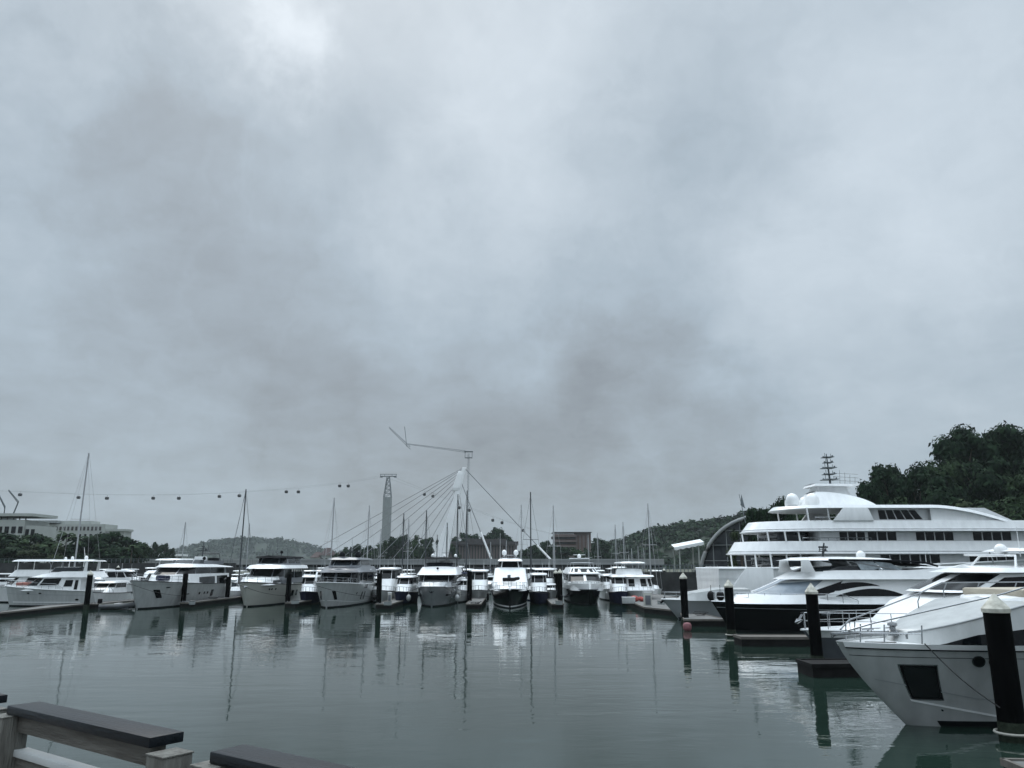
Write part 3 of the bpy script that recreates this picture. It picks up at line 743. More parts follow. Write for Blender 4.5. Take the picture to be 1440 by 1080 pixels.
for k in range(5): c.win(.06 + .06 * k, .10 + .06 * k, .78, .95, name='shade_panel', m='cream', off=.04)
c = house(b, 'brow', 'white', 3.95, 4.32, (.8, 9.2, 12.2, 2.45, 2.3, 2.4), (1.0, 8.8, 11.2, 2.3, 2.1, 2.4), .12)
c = house(b, 'flybridge', 'dgrey', 4.32, 5.15, (2.2, 7.6, 9.2, 1.95, 1.8, 3), (2.4, 7.2, 8.4, 1.85, 1.65, 3))
c.nose(3, .28, .92, .46, .04, m='greyglass'); c.win(.05, .22, .28, .92, m='greyglass'); c.win(.25, .48, .28, .92, m='greyglass')
c = house(b, 'hardtop', 'canvas', 5.15, 5.32, (1.6, 7.8, 9.3, 2.05, 1.9, 2.8), (1.8, 7.6, 9.0, 1.95, 1.8, 2.8), .1)
for x, y, z in ((5, .9, 1.6), (4.6, -.5, 2.0), (4.6, -1.0, 1.5), (5.4, -1.5, 1.7)): b.whip(x, y, 5.3, z, .018, 'dalu')
MB().ball((5.4, .3, 5.85), .18).build('camera_dome', 'canvas', b.root); b.legs([((5.4, .3, 5.3), (5.4, .3, 5.75))], .05, 'dalu', 'dome_post')
h.rail(b.root, .45, .985, .65, 8, .022); anchor(b, 2.1)

# -- white hulled yacht with grey superstructure
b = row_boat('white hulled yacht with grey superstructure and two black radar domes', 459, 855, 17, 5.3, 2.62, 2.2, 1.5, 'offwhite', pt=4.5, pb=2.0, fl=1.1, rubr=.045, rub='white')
h = b.h
h.patch('anchor_pocket', 'glass', .93, 1.25, .016, .45, skew=.015); h.patch('hull_window', 'glass', .44, 2.0, .04, .22); h.patch('porthole', 'glass', .62, 1.3, .009, .12, True)
for u in (.50, .43): h.patch('hull_window', 'glass', u, 1.0, .012, .42)
h.strip(h.obj, 'spray_rail', 'white', lambda u: .35 + 1.0 * max(0, u - .6), lambda u: .40 + 1.0 * max(0, u - .6), .04, .3)
c = house(b, 'deckhouse', 'dgrey', 2.3, 3.55, (1.5, 9.5, 12.8, 2.35, 2.2, 2.5), (1.5, 9.2, 11.8, 2.3, 2.1, 2.5))
c.nose(4, .12, .95, .47, .02); c.win(.05, .25, .15, .93); c.win(.27, .5, .15, .93)
c = house(b, 'brow', 'slate', 3.55, lambda x: 4.2 if x < 8 else 4.2 - .13 * (x - 8), (.6, 9.6, 12.9, 2.55, 2.4, 2.3), (1.0, 8.4, 10.8, 2.2, 2.0, 2.4), .1)
MB().box((2.6, 1.9, 3.75), (3.4, .9, .3)).build('side_wing', 'white', b.root, bevel=.1)
c = house(b, 'flybridge', 'dgrey', 4.15, 4.9, (1.8, 7.4, 9.6, 1.95, 1.85, 2.6), (2.2, 7.0, 8.4, 1.75, 1.65, 2.6))
c.nose(3, .2, .95, .47, .03, m='greyglass'); c.win(.05, .48, .25, .92)
c = house(b, 'hardtop', 'slate', 4.92, 5.12, (1.0, 7.6, 9.2, 2.05, 1.95, 2.6), (1.4, 7.4, 8.8, 1.9, 1.8, 2.6), .12)
b.dome(5, .95, 5.2, .34, 'canvas'); b.dome(5, -.95, 5.2, .34, 'canvas'); b.mast(5.2, 5.2, 1.3, w=.5); b.whip(4.6, .1, 5.2, 2.4, .05, 'alu')
h.rail(b.root, .62, .985, .5, 6, .022)
MB().tube([(12.6, -2.0, 2.6), (12.2, -2.1, 3.3), (11.9, -2.1, 3.55)], .1, 8).build('deck_arch', 'white', b.root)

# -- silver yacht
b = row_boat('silver grey yacht seen bow on, broad white visor under a black hardtop', 607, 853.5, 17, 4.75, 2.15, 1.95, 1.2, 'silver', pt=5.5, pb=2.6, fl=1.0, rubr=.03, rub='white')
h = b.h
anchor(b, 1.55, .34, 'canvas'); h.patch('hull_window', 'glass', .80, 1.15, .05, .08)
c = house(b, 'coachroof', 'silver', 2.0, 2.5, (6, 13, 15.4, 2.1, 1.95, 2.6), (6, 12.6, 14.6, 2.0, 1.8, 2.6))
c = house(b, 'deckhouse', 'grey', 2.2, 3.25, (1.5, 10.0, 12.4, 2.25, 2.2, 3.4), (1.5, 9.4, 11.2, 2.2, 2.1, 3.4))
c.nose(3, .12, .98, .48, .015); c.win(.03, .49, .2, .95)
c = house(b, 'visor', 'white', 3.25, 4.1, (1.0, 9.8, 11.8, 2.4, 2.35, 4), (1.4, 7.8, 8.6, 2.1, 2.0, 4), .08)
MB().ball((10.0, 0, 3.95), .14).build('searchlight', 'canvas', b.root)
c = house(b, 'fly_windscreen', 'greyglass', 4.1, 4.6, (3.4, 7.6, 8.4, 1.85, 1.75, 3.5), (3.4, 7.0, 7.8, 1.8, 1.7, 3.5))
MB().box((6.0, .5, 4.6), (.6, 1.4, .55)).build('helm_seat', 'white', b.root, bevel=.08)
c = house(b, 'hardtop', 'canvas', 5.02, 5.18, (1.6, 7.2, 8.4, 2.05, 1.95, 3.4), (1.8, 7.0, 8.0, 1.95, 1.85, 3.4), .06)
b.legs([((x, y, 4.1), (x - .2, y * .97, 5.05)) for x in (2.2, 7.2) for y in (-1.85, 1.85)], .06, 'grey')
b.dome(4, -1.2, 5.25, .22); b.dome(4, 1.6, 5.25, .2); b.dome(3.6, .2, 5.25, .18); b.whip(3.2, -.3, 5.2, 1.1, .03)
h.rail(b.root, .5, .985, .45, 8, .02)

# -- black hulled sport fisher
b = row_boat('black hulled sport fishing yacht with plain white front and two white radar domes', 717, 855.5, 17, 4.7, 2.0, 1.55, 1.4, 'black', name='sport_fishing_yacht', pt=4.2, pb=1.9, fl=1.6, rubr=.05, rub='white', stripe=('white', .12, .24))
h = b.h
c = house(b, 'coachroof', 'white', 1.7, lambda x: 2.62 - .09 * max(0, x - 9), (5, 12.0, 15.8, 2.0, 1.85, 2.2), (5, 11.2, 14.6, 1.7, 1.4, 2.2), .1)
c = house(b, 'deckhouse', 'white', 2.0, 4.0, (2.5, 9.0, 10.2, 2.15, 2.05, 4.5), (2.5, 7.0, 7.6, 1.85, 1.75, 4.5), .05)
c.win(.08, .45, .55, .85)
c = house(b, 'flybridge', 'white', 4.0, 4.78, (3.0, 6.6, 7.3, 1.55, 1.48, 4), (3.2, 6.2, 6.7, 1.35, 1.28, 4))
c.nose(3, .10, .92, .47, .05); c.win(.06, .48, .12, .92)
c = house(b, 'hardtop', 'white', 4.78, 5.0, (2.2, 6.8, 7.6, 1.55, 1.45, 3.4), (2.5, 6.6, 7.2, 1.4, 1.3, 3.4), .12)
MB().tube([(4.2, -1.2, 5.0), (4.0, -.4, 5.45), (4.0, .4, 5.45), (4.2, 1.2, 5.0)], .06, 8).build('radar_arch', 'dgrey', b.root)
for y in (-.7, .7):
    b.dome(4, y, 5.5, .3)
    b.legs([((4, y, 5.2), (4, y, 5.55))], .09, 'white', 'dome_post')
b.whip(3.6, -1.2, 5.1, 3.0, .02); b.whip(3.6, 1.2, 5.1, 3.0, .02)
h.rail(b.root, .5, .985, .7, 9, .022); anchor(b, 1.9, .3)
td = empty('tender', 'dark inflatable tender stowed across the foredeck of the black sport fisher', 'tender', b.root.matrix_basis @ Vector((11.9, 0, 2.62)), 0)
MB().tube([(-.8, -.35, .18), (.4, -.38, .2), (.9, 0, .3), (.4, .38, .2), (-.8, .35, .18)], [.2, .2, .18, .2, .2], 10).build('tube', 'rubber', td); MB().box((-.1, 0, .16), (1.3, .6, .16)).build('floor', 'dgrey', td, bevel=.04); MB().box((-.1, .0, .5), (.35, .4, .35)).build('console', 'dgrey', td, bevel=.05)

# -- black and white cruiser to the right of it
b = row_boat('black and white cruiser with railed white bulwark and two raked rows of dark windows', 829, 851.5, 16, 4.4, 1.75, 1.6, 1.2, 'black', pt=4.2, pb=2.0, fl=1.3, rubr=.05, rub='dgrey')
h = b.h
h.strip(h.obj, 'white_topside', 'white', lambda u: h.sheer(u) - .05, lambda u: h.sheer(u) + .6, .0, .0)
c = house(b, 'coachroof', 'offwhite', 1.55, 2.5, (5, 12.2, 14.6, 1.95, 1.85, 2.5), (5, 11.6, 13.6, 1.8, 1.6, 2.5), .08)
c = house(b, 'deckhouse', 'white', 2.3, 3.35, (2.0, 9.2, 11.2, 2.0, 1.95, 3), (2.0, 8.0, 9.4, 1.85, 1.75, 3))
c.nose(2, .14, .88, .46, .015); c.win(.04, .49, .2, .9)
c = house(b, 'visor', 'white', 3.35, 4.05, (1.0, 8.4, 9.8, 2.0, 1.9, 3), (1.4, 6.8, 7.6, 1.65, 1.5, 3), .06)
c.nose(1, .25, .85, .40, .02)
MB().tube([(6.2, -1.45, 4.05), (6.6, -1.35, 4.6), (6.8, 0, 4.62), (6.6, 1.35, 4.6), (6.2, 1.45, 4.05)], .035, 6).build('fly_rail', 'steel', b.root)
MB().tube([(2.6, -1.5, 4.0), (2.9, -1.25, 5.15), (2.9, 1.25, 5.15), (2.6, 1.5, 4.0)], .06, 8).build('arch', 'steel', b.root)
b.dome(2.9, 0, 5.2, .25); MB().box((2.9, 0, 5.6), (.16, 1.5, .06)).build('radar_scanner', 'white', b.root); b.legs([((2.9, 0, 5.2), (2.9, 0, 5.6))], .06, 'white', 'scanner_post')
for k in range(12):
    pass
h.rail(b.root, .35, .98, .75, 14, .02, base=.05)

# -- double deck boat further back
b = Boat('double_deck_boat', 'small white double deck boat with a row of upright windows and flat canopy', 'boat', at(902, 826, 90), DOWN, 12, 'motor yachts moored bow out')
b.h = h = Hull(12, 4.6, 1.55, 1.35, .8, pt=5, pb=2.5, fl=1.0); h.build(b.root, 'offwhite', 'white', rub='white', rubr=.06)
c = house(b, 'deckhouse', 'white', 1.4, 3.0, (.8, 8.6, 10.0, 2.15, 2.05, 3), (.8, 7.8, 8.8, 1.9, 1.8, 3))
c.nose(6, .32, .85, .47, .05); [c.win(.05 + .11 * k, .14 + .11 * k, .35, .85) for k in range(4)]
house(b, 'roof', 'white', 3.0, 3.18, (.4, 8.4, 9.7, 2.2, 2.1, 3), (.6, 8.2, 9.4, 2.1, 2.0, 3), .08)
c = house(b, 'flybridge', 'white', 3.2, 3.85, (1.5, 5.6, 6.8, 1.5, 1.3, 2.5), (1.5, 5.2, 6.2, 1.35, 1.15, 2.5))
house(b, 'canopy', 'white', 4.55, 4.68, (1.2, 5.8, 6.8, 1.65, 1.55, 3), (1.4, 5.6, 6.5, 1.55, 1.45, 3), .1)
b.legs([((x, y, 3.8), (x, y, 4.6)) for x in (1.8, 5.6) for y in (-1.3, 1.3)], .045, 'steel', 'canopy_post'); b.whip(3, 0, 4.7, .9)
h.rail(b.root, .6, .98, .7, 6, .02)
p = at(893, 828, 86); t = MB(); rr = random.Random(2)
for k in range(9): t.ball((rr.uniform(-.9, .9), rr.uniform(-.3, .3), rr.uniform(.1, .35)), rr.uniform(.25, .42), 10, 7, (1.2, 1, .8))
t = t.build('sail_bag', 'red', None); t.location = (p.x, p.y, .52); tag(t, 'crumpled red cover heaped on the pontoon before the double deck boat', 'cover')

# -- left trawler yacht, lying across, bow out of the frame at the left
g = gp(-6, 853)
b = Boat('trawler_yacht', 'white trawler yacht with faded red foredeck pad and white bimini at the left edge', 'yacht', Vector((g.x, g.y, 0)), math.pi + R(4), 12.6)
b.root.scale = (.78, .95, .95); b.root.location.x -= .22 * 12.6 * math.cos(R(4)); b.root.location.y -= .22 * 12.6 * math.sin(R(4))
b.root.location.y += 1.2
b.h = h = Hull(12.6, 4.1, 2.25, 1.75, 1.0, pt=3.6, pb=2.0, fl=1.2, sp=1.6); h.build(b.root, 'offwhite', 'white', rub='white', rubr=.05)
for u in (.68, .54): h.patch('porthole', 'glass', u, 1.45, .018, .07, True)
h.strip(h.obj, 'knuckle_line', 'grey', lambda u: 1.18 + .2 * u, lambda u: 1.22 + .2 * u, .015); h.strip(h.obj, 'spray_rail', 'white', .42, .52, .04, .1, .9)
h.patch('vent', 'rubber', .14, .75, .02, .1, True)
c = house(b, 'deckhouse', 'white', 1.7, lambda x: 3.2 - .0 * x, (1.6, 7.6, 10.4, 1.75, 1.7, 2.6), (1.6, 6.4, 7.8, 1.7, 1.6, 2.6))
c.nose(2, .38, .93, .49, .03); c.win(.27, .50, .42, lambda f: .93 - .04 * f); c.win(.10, .20, .32, .80); c.win(.03, .07, .1, .8, name='side_door')
c = house(b, 'flybridge', 'white', 3.2, lambda x: 3.85 - .11 * max(0, x - 4.2), (-.2, 6.6, 9.3, 1.95, 1.8, 2.4), (.4, 6.0, 7.8, 1.75, 1.5, 2.4))
c = house(b, 'bimini', 'white', 4.98, 5.10, (.2, 5.6, 6.6, 1.75, 1.65, 3), (.4, 5.4, 6.3, 1.6, 1.5, 3), .1)
b.legs([((5.8, y, 3.75), (6.2, y, 5.0)) for y in (-1.5, 1.5)], .03, 'steel', 'bimini_post')
for y in (-1.6, 1.6): MB().prism([(1.0, 3.7), (1.5, 3.7), (1.3, 5.0), (1.0, 5.0)], y - .05, y + .05).build('bimini_support', 'white', b.root, bevel=.02)
house(b, 'fly_windscreen', 'greyglass', 3.78, 4.3, (2.2, 5.4, 6.4, 1.55, 1.45, 2.5), (2.2, 5.1, 5.8, 1.5, 1.4, 2.5))
b.dome(3.9, .3, 5.15, .2); b.dome(2.4, -.4, 5.15, .24); b.whip(2.1, .3, 5.1, 1.5, .045, 'white', -.4); b.dome(5.0, 0, 5.12, .18)
MB().box((9.6, 0, 2.45), (2.0, 2.2, .35)).build('foredeck_pad', 'redpad', b.root, bevel=.1)
h.rail(b.root, .3, .99, .62, 9, .022)

# -- second trawler behind it
b = Boat('trawler_yacht', 'white cruiser mostly hidden behind the left trawler, its awning showing', 'yacht', at(-20, 820, 96), math.pi, 12)
b.h = h = Hull(12, 4.2, 2.0, 1.7, 1.0); h.build(b.root, 'white', 'white')
c = house(b, 'deckhouse', 'white', 1.6, 3.0, (1, 7.4, 9.8, 1.8, 1.7, 2.6), (1, 6.4, 7.8, 1.7, 1.6, 2.6)); c.win(.1, .45, .35, .9); c.nose(2, .35, .9)
c = house(b, 'flybridge', 'white', 3.0, 3.75, (.4, 7.0, 9.0, 1.95, 1.8, 2.5), (.6, 6.6, 8.2, 1.8, 1.6, 2.5))
house(b, 'awning', 'white', 4.75, 4.9, (.8, 7.4, 8.6, 1.9, 1.8, 3), (1, 7.2, 8.3, 1.8, 1.7, 3), .1); b.legs([((x, y, 3.7), (x, y, 4.8)) for x in (1.3, 7.4) for y in (-1.6, 1.6)], .05, 'white', 'awning_post')

# -- flybridge boat between trawler and big yacht, and the dinghies in front
b = Boat('flybridge_cruiser', 'white flybridge cruiser between the trawler stern and the big left yacht', 'yacht', at(188, 815, 98), DOWN - R(12), 13)
b.h = h = Hull(13, 4.4, 2.0, 1.7, 1.0); h.build(b.root, 'white', 'white')
c = house(b, 'deckhouse', 'dgrey', 1.8, 3.3, (1, 8, 10, 2.0, 1.9, 3), (1, 7.2, 8.4, 1.9, 1.8, 3)); c.nose(3, .3, .95); c.win(.05, .47, .4, .95)
house(b, 'brow', 'white', 3.3, 3.65, (.6, 7.8, 9.2, 2.2, 2.1, 3), (.8, 7.4, 8.6, 2.0, 1.9, 3))
house(b, 'fly_windscreen', 'greyglass', 3.65, 4.2, (3, 6.4, 7.4, 1.8, 1.7, 3), (3, 6.0, 6.8, 1.75, 1.65, 3))
house(b, 'hardtop', 'white', 4.95, 5.12, (1, 6.4, 7.4, 2.0, 1.9, 3), (1.2, 6.2, 7.1, 1.9, 1.8, 3), .08); b.legs([((x, y, 3.6), (x - .3, y, 4.98)) for x in (2.0, 6.2) for y in (-1.7, 1.7)], .09, 'white')
h.rail(b.root, .5, .98, .6, 6, .02)

def dinghy(label, px, py, L, yaw, tubem='tender', motor=True):
    g = gp(px, py); t = empty('inflatable_dinghy', label, 'dinghy', (g.x, g.y, .05), yaw, 'dinghies at the pontoons')
    w = L * .22; MB().tube([(0, -w, .25), (L * .6, -w, .28), (L * .9, -w * .5, .42), (L, 0, .48), (L * .9, w * .5, .42), (L * .6, w, .28), (0, w, .25)], [.16, .22, .22, .2, .22, .22, .16], 10).build('tube', tubem, t)
    MB().box((L * .4, 0, .12), (L * .8, w * 1.7, .2)).build('floor', 'dgrey', t, bevel=.04); MB().box((L * .45, 0, .5), (.4, w * 1.6, .1)).build('thwart', 'white', t, bevel=.02)
    MB().tube([(0, -w, .48), (L * .6, -w, .52), (L * .9, -w * .5, .66)], .035, 6).build('grab_line', 'rope', t)
    if motor:
        m = MB().box((-.25, 0, .75), (.4, .3, .45)).build('outboard', 'rubber', t, bevel=.08); MB().box((-.22, 0, .3), (.16, .12, .7)).build('outboard_leg', 'dgrey', m, bevel=.03)
dinghy('dark inflatable dinghy with pale rub line, left of the big yacht bow', 143, 857, 3.4, R(6))
dinghy('small dinghy further back beside the tilted capped pile', 150, 838, 3.2, R(170))
dinghy('white inflatable tied left of the silver yacht stern', 556, 838, 3.0, R(80), 'offwhite')
dinghy('grey inflatable tender moored between the silver yacht and the twin piles', 640, 836, 3.4, R(100))
dinghy('dark small dinghy right of the sport fisher, under the capped piles', 757, 846, 3.0, R(95))

# ------------------------------------------------------------------ boats on the right (lying across, bows to the left)
def line(label, p0, p1, r=.022, sag=.25, m='darkrope'):
    p0, p1 = Vector(p0), Vector(p1)
    tag(MB().tube([lerp(p0, p1, i / 8) - Vector((0, 0, sag * math.sin(math.pi * i / 8))) for i in range(9)], r, 5).build('mooring_line', m), label, 'rope', 'mooring lines of the front row')
for (bx0, by0, bz), (px, py), lab in (((180, 820, 73.5), (257, 853), 'mooring line from the big left yacht bow to the pile before it'), ((335, 822, 77), (404, 853), 'mooring line from the cream hulled yacht bow to its pile'), ((440, 822, 74.5), (532, 855), 'mooring line from the grey topped yacht bow to its pile'),
        ((625, 826, 78), (660, 851), 'mooring line from the silver yacht to the twin piles'), ((590, 826, 78), (559, 843), 'mooring line from the silver yacht to the pile on its left'), ((697, 829, 77), (672, 843), 'mooring line from the black sport fisher to the twin piles'), ((740, 829, 77), (782, 845), 'mooring line from the black sport fisher to the white capped pair'), ((805, 833, 79), (788, 851), 'mooring line from the black and white cruiser to the white capped pair')):
    g = gp(px, py); line(lab, at(bx0, by0, bz), (g.x, g.y, 1.1))

def right_boat(label, px, py, Y, yaw, L, B, zb, zs, rake, hullm, name='motor_yacht', deckmat='white', cat='yacht', **kw):
    hkw = {k: kw.pop(k) for k in ('pt', 'pb', 'fl', 'bw', 'rp', 'sp', 'keel') if k in kw}
    b = Boat(name, label, cat, at(px, py, Y), math.pi + yaw, L); b.h = Hull(L, B, zb, zs, rake, **hkw); b.h.build(b.root, hullm, deckmat, **kw); return b
# A: nearest white bow
L = 18
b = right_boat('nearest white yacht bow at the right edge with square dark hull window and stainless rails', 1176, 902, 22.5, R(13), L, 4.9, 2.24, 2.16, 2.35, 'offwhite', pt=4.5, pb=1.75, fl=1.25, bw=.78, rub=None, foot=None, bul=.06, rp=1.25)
b.root.scale = (1.06, 1.06, 1); b.root.location.x += .06 * L * math.cos(R(13)); b.root.location.y += .06 * L * math.sin(R(13))
h = b.h
h.strip(h.obj, 'waterline_band', 'antifoul', -.2, .16, .012, 0, .93)
h.strip(h.obj, 'rub_rail', 'rubber', lambda u: h.sheer(u) - .17, lambda u: h.sheer(u) - .135, .035)
h.strip(h.obj, 'gunwale_moulding', 'white', lambda u: h.sheer(u) - .135, lambda u: h.sheer(u) - .0, .03)
h.strip(h.obj, 'moulding_dark_line', 'rubber', lambda u: h.sheer(u) - .36, lambda u: h.sheer(u) - .345, .006)  # second thin dark line below the gunwale
h.strip(h.obj, 'spray_rail', 'white', lambda u: .22 + 3.0 * max(0, u - .80), lambda u: .28 + 3.0 * max(0, u - .80), .05, .2, .955)
h.strip(h.obj, 'knuckle_line', 'grey', lambda u: .74 + 3.4 * max(0, u - .84), lambda u: .765 + 3.4 * max(0, u - .84), .012, .2, .985)
h.patch('hull_window', 'hullglass', .921, 1.20, .0215, .41, skew=-.004, off=.02)
h.patch('window_frame', 'rubber', .921, 1.20, .0245, .455, skew=-.004, off=.012)
h.patch('window_trim', 'steel', .921, 1.20, .0262, .485, skew=-.004, off=.008)
for u in (.835, .812): h.patch('porthole', 'glass', u, 1.78, .0082, .135, True, off=.025); h.patch('porthole_rim', 'steel', u, 1.78, .0095, .157, True, off=.018)
h.patch('drain', 'rubber', .91, .45, .002, .03, True)
c = house(b, 'coachroof', 'offwhite', 2.12, lambda x: min(3.30, 2.40 + max(0, L - 1.7 - x) * .30), (1.0, L - 7.5, L - 1.6, 2.1, 2.05, 2), (1.0, L - 7.7, L - 1.9, 1.95, 1.9, 2), .06)  # darker gelcoat gives the coaming side its shade by colour
c.win(.50, .86, .05, lambda f: .06 + .40 * min(1, (1 - f) / .22), off=.015); c.win(.1, .49, .05, .46, off=.015)
MB().tube([c.P(t, 1.0, 1, .01) for t in [.1 + .85 * i / 30 for i in range(31)]], .022, 6).build('coaming_trim', 'grey', c.obj)
r = MB()
for sd in (1, -1):
    tt = [.30, .42, .50, .58, .66, .74]
    tops = [c.P(t, 1, sd, -.06) + Vector((-.14, 0, .46)) for t in tt]
    fine = [c.P(lerp(.2, .74, i / 24), 1, sd, -.06) + Vector((-.14, 0, .46)) for i in range(25)]
    pul = [h.P(.955, 1, sd, -.12) + Vector((0, 0, .52)), h.P(.985, 1, sd, -.12) + Vector((0, 0, .30))]
    r.tube(fine + pul, .022, 8); 
    for t, q in zip(tt, tops): r.tube([c.P(t, 1, sd, -.06), c.P(t, 1, sd, -.06) + Vector((.0, 0, .2)), q], .018, 6)
    for u in (.90, .945, .972): r.tube([h.P(u, 1, sd, -.15), h.P(u, 1, sd, -.15) + Vector((-.05, 0, .48))], .018, 6)
    r.tube([h.P(u, 1, sd, -.15) + Vector((0, 0, .26)) for u in (.90, .945, .972, .99)], .014, 6)
r.build('bow_rail', 'steel', b.root)
f = house(b, 'foredeck_lounge', 'white', 3.0, lambda x: 3.42 if x < L - 5.2 else 3.42 - .1 * (x - L + 5.2), (L - 9.5, L - 5.6, L - 4.4, 1.5, 1.4, 2.2), (L - 9.5, L - 5.7, L - 4.6, 1.4, 1.3, 2.2), .06)
for k in range(3): MB().box((L - 5.5 - .95 * k, 0, 3.52), (.9, 2.1, .22)).build('sun_pad', 'beige', b.root, bevel=.07)
MB().box((L - 6.4, 1.2, 3.62), (2.4, .2, .30)).build('backrest', 'beige', b.root, bevel=.07)
w = MB(); w.lathe([(.14, 0), (.14, .12), (.08, .16), (.08, .24), (.13, .28), (.12, .34), (.02, .36)], (L - 1.75, 0, 2.36), 14); w.build('windlass', 'steel', b.root)
w = MB(); w.tube([(L - 1.6, .05, 2.42), (L - .9, .05, 2.45), (L - .25, 0, 2.46), (L + .12, 0, 2.36)], .035, 6); w.build('anchor_chain', 'steel', b.root)
MB().box((L - .28, 0, 2.44), (.75, .2, .09)).build('anchor_roller', 'steel', b.root, bevel=.02)
for y in (-.75, .75):
    q = MB(); q.tube([(L - 1.55, y, 2.34), (L - 1.55, y, 2.47)], .03, 6); q.tube([(L - 1.72, y, 2.47), (L - 1.38, y, 2.47)], .026, 6); q.build('cleat', 'steel', b.root)
for k in range(3): MB().tube([h.P(.968 - .006 * k, 1, 1, -.02) + Vector((-.05 * k, -.1, .015)), h.P(.94 - .006 * k, 1, 1, -.06) + Vector((0, -.12 - .03 * k, .015))], .012, 5).build('deck_groove', 'rubber', b.root)
MB().box((L - 2.6, .1, 2.52), (.7, .9, .06)).build('deck_hatch', 'greyglass', b.root, bevel=.02)
c = house(b, 'deckhouse', 'white', 3.25, 4.25, (1.5, L - 10.5, L - 9.2, 1.95, 1.85, 3), (1.5, L - 11.8, L - 11, 1.8, 1.7, 3)); c.nose(2, .1, .9, .46); c.win(.05, .48, .15, .85)
house(b, 'hardtop', 'white', 4.25, 4.42, (1, L - 11.5, L - 10.3, 2.0, 1.9, 3), (1.2, L - 11.8, L - 10.8, 1.9, 1.8, 3), .1)
pA = b.root.matrix_basis.copy()
a0, a1 = pA @ (h.P(.905, 1, 1, .08) + Vector((0, 0, .03))), gp(1426, 1042) + Vector((-.3, -.1, .8))
ml = MB().tube([a0 + (a1 - a0) * (i / 8) - Vector((0, 0, .12 * math.sin(math.pi * i / 8))) for i in range(9)], .016, 6).build('mooring_line', 'darkrope'); tag(ml, 'dark mooring line slanting down across the nearest white hull', 'rope')

# B: white cruiser behind it
L = 17
b = right_boat('white cruiser with black windscreen and wedge side window, just behind the nearest white bow', 1126, 880, 36.5, R(9), L, 4.6, 1.48, 1.5, 1.4, 'dgrey', pt=3.4, pb=1.8, fl=1.3, rub='white', rubr=.05, bul=.04)
b.root.scale = (1.18, 1.12, 1); b.root.location.x += .18 * L * math.cos(R(9)); b.root.location.y += .18 * L * math.sin(R(9))
h = b.h
h.strip(h.obj, 'white_topside', 'white', lambda u: h.sheer(u) - .34, lambda u: h.sheer(u) + .0, .015)
c = house(b, 'coachroof', 'white', 1.42, lambda x: min(3.1, 1.56 + max(0, L - 1.6 - x) * .13 + min(1, max(0, (L - 4.0 - x) / .6)) * .62 + max(0, L - 4.6 - x) * .20), (1, L - 6.5, L - 1.5, 2.0, 1.95, 1.9), (1, L - 7, L - 1.8, 1.75, 1.65, 1.9), .08)
c.win(.46, .62, .28, lambda f: .30 + .55 * math.sin(min(1, (1 - f) * 1.25) * math.pi / 2), off=.02, m='greyglass'); c.win(.1, .45, .3, .8)
for k in range(3): c.win(.70 + .05 * k, .735 + .05 * k, .55, .62, name='deck_hatch', m='greyglass')
c = house(b, 'deckhouse', 'white', 3.1, 3.98, (1, L - 6.6, L - 5.2, 1.75, 1.7, 3), (1, L - 8.2, L - 7.1, 1.6, 1.5, 3)); c.nose(2, .12, .92, .46, .05); c.win(.34, .5, .15, lambda f: .9 - .15 * f); c.win(.05, .31, .15, .9)
house(b, 'hardtop', 'white', 3.98, lambda x: 4.18, (0, L - 7.6, L - 6.4, 1.85, 1.75, 3), (.4, L - 8.2, L - 7.2, 1.7, 1.6, 3), .12)
b.legs([((L - 5.6, y, 3.2), (L - 6.5, y, 3.75)) for y in (-.4, .45)], .02, 'rubber', 'wiper')
h.rail(b.root, .52, .99, .72, 11, .02); anchor(b, 1.85, .3)
MB().tube([(L - 8.6, -1.3, 4.2), (L - 8.9, -1.0, 4.75), (L - 8.9, 1.0, 4.75), (L - 8.6, 1.3, 4.2)], .05, 8).build('arch', 'white', b.root)
MB().box((L - 8.2, .3, 4.78), (1.9, .3, .1)).build('radar_scanner', 'white', b.root, bevel=.03); b.dome(L - 9.1, 0, 4.8, .26); b.whip(L - 9.3, .8, 4.7, 1.4)
house(b, 'bimini', 'white', 4.95, 5.05, (1, L - 9.6, L - 8.9, 1.5, 1.4, 3), (1.2, L - 9.8, L - 9.2, 1.4, 1.3, 3), .08); b.legs([((x, y, 4.2), (x + .2, y, 5.0)) for x in (2, L - 9.8) for y in (-1.3, 1.3)], .03, 'steel', 'bimini_post')

# C: black hulled cruiser
L = 13.6
b = right_boat('black hulled cruiser with white swoosh framed windows and clear flybridge curtains', 1000, 849, 53.5, R(5), L, 4.3, 1.98, 1.82, 1.3, 'black', pt=3.4, pb=1.9, fl=1.3, rub='steel', rubr=.03, bul=.03)
b.root.scale = (1.22, 1.12, 1); b.root.location.x += .22 * L * math.cos(R(5)); b.root.location.y += .22 * L * math.sin(R(5))
h = b.h
h.patch('hull_vent', 'dgrey', .58, 1.2, .018, .07); h.strip(h.obj, 'sheer_line', 'silver', lambda u: h.sheer(u) - .42, lambda u: h.sheer(u) - .37, .015)
c = house(b, 'coachroof', 'white', 1.85, lambda x: 2.45 - .05 * max(0, x - 9), (.4, 9.5, 12.9, 1.95, 1.85, 2.0), (.4, 9.0, 12.2, 1.8, 1.6, 2.0), .1)
c = house(b, 'deckhouse', 'white', 2.25, lambda x: 3.42 - .13 * max(0, x - 8.0), (.6, 7.6, 11.6, 1.78, 1.72, 2.2), (.9, 6.6, 9.4, 1.68, 1.55, 2.2))
c.nose(2, .10, .93, .40, .03, m='cover'); c.win(.50, .59, .12, lambda f: .90 - .5 * f, name='quarter_window')
c.win(.28, .58, .36, lambda f: .37 + .46 * math.sin(max(.01, f) * math.pi) ** .6, name='front_arch_window', off=.012)
c.win(.20, .48, lambda f: .06, lambda f: .08 + .40 * math.sin(max(.01, f) * math.pi) ** .75, name='lens_window', off=.045)
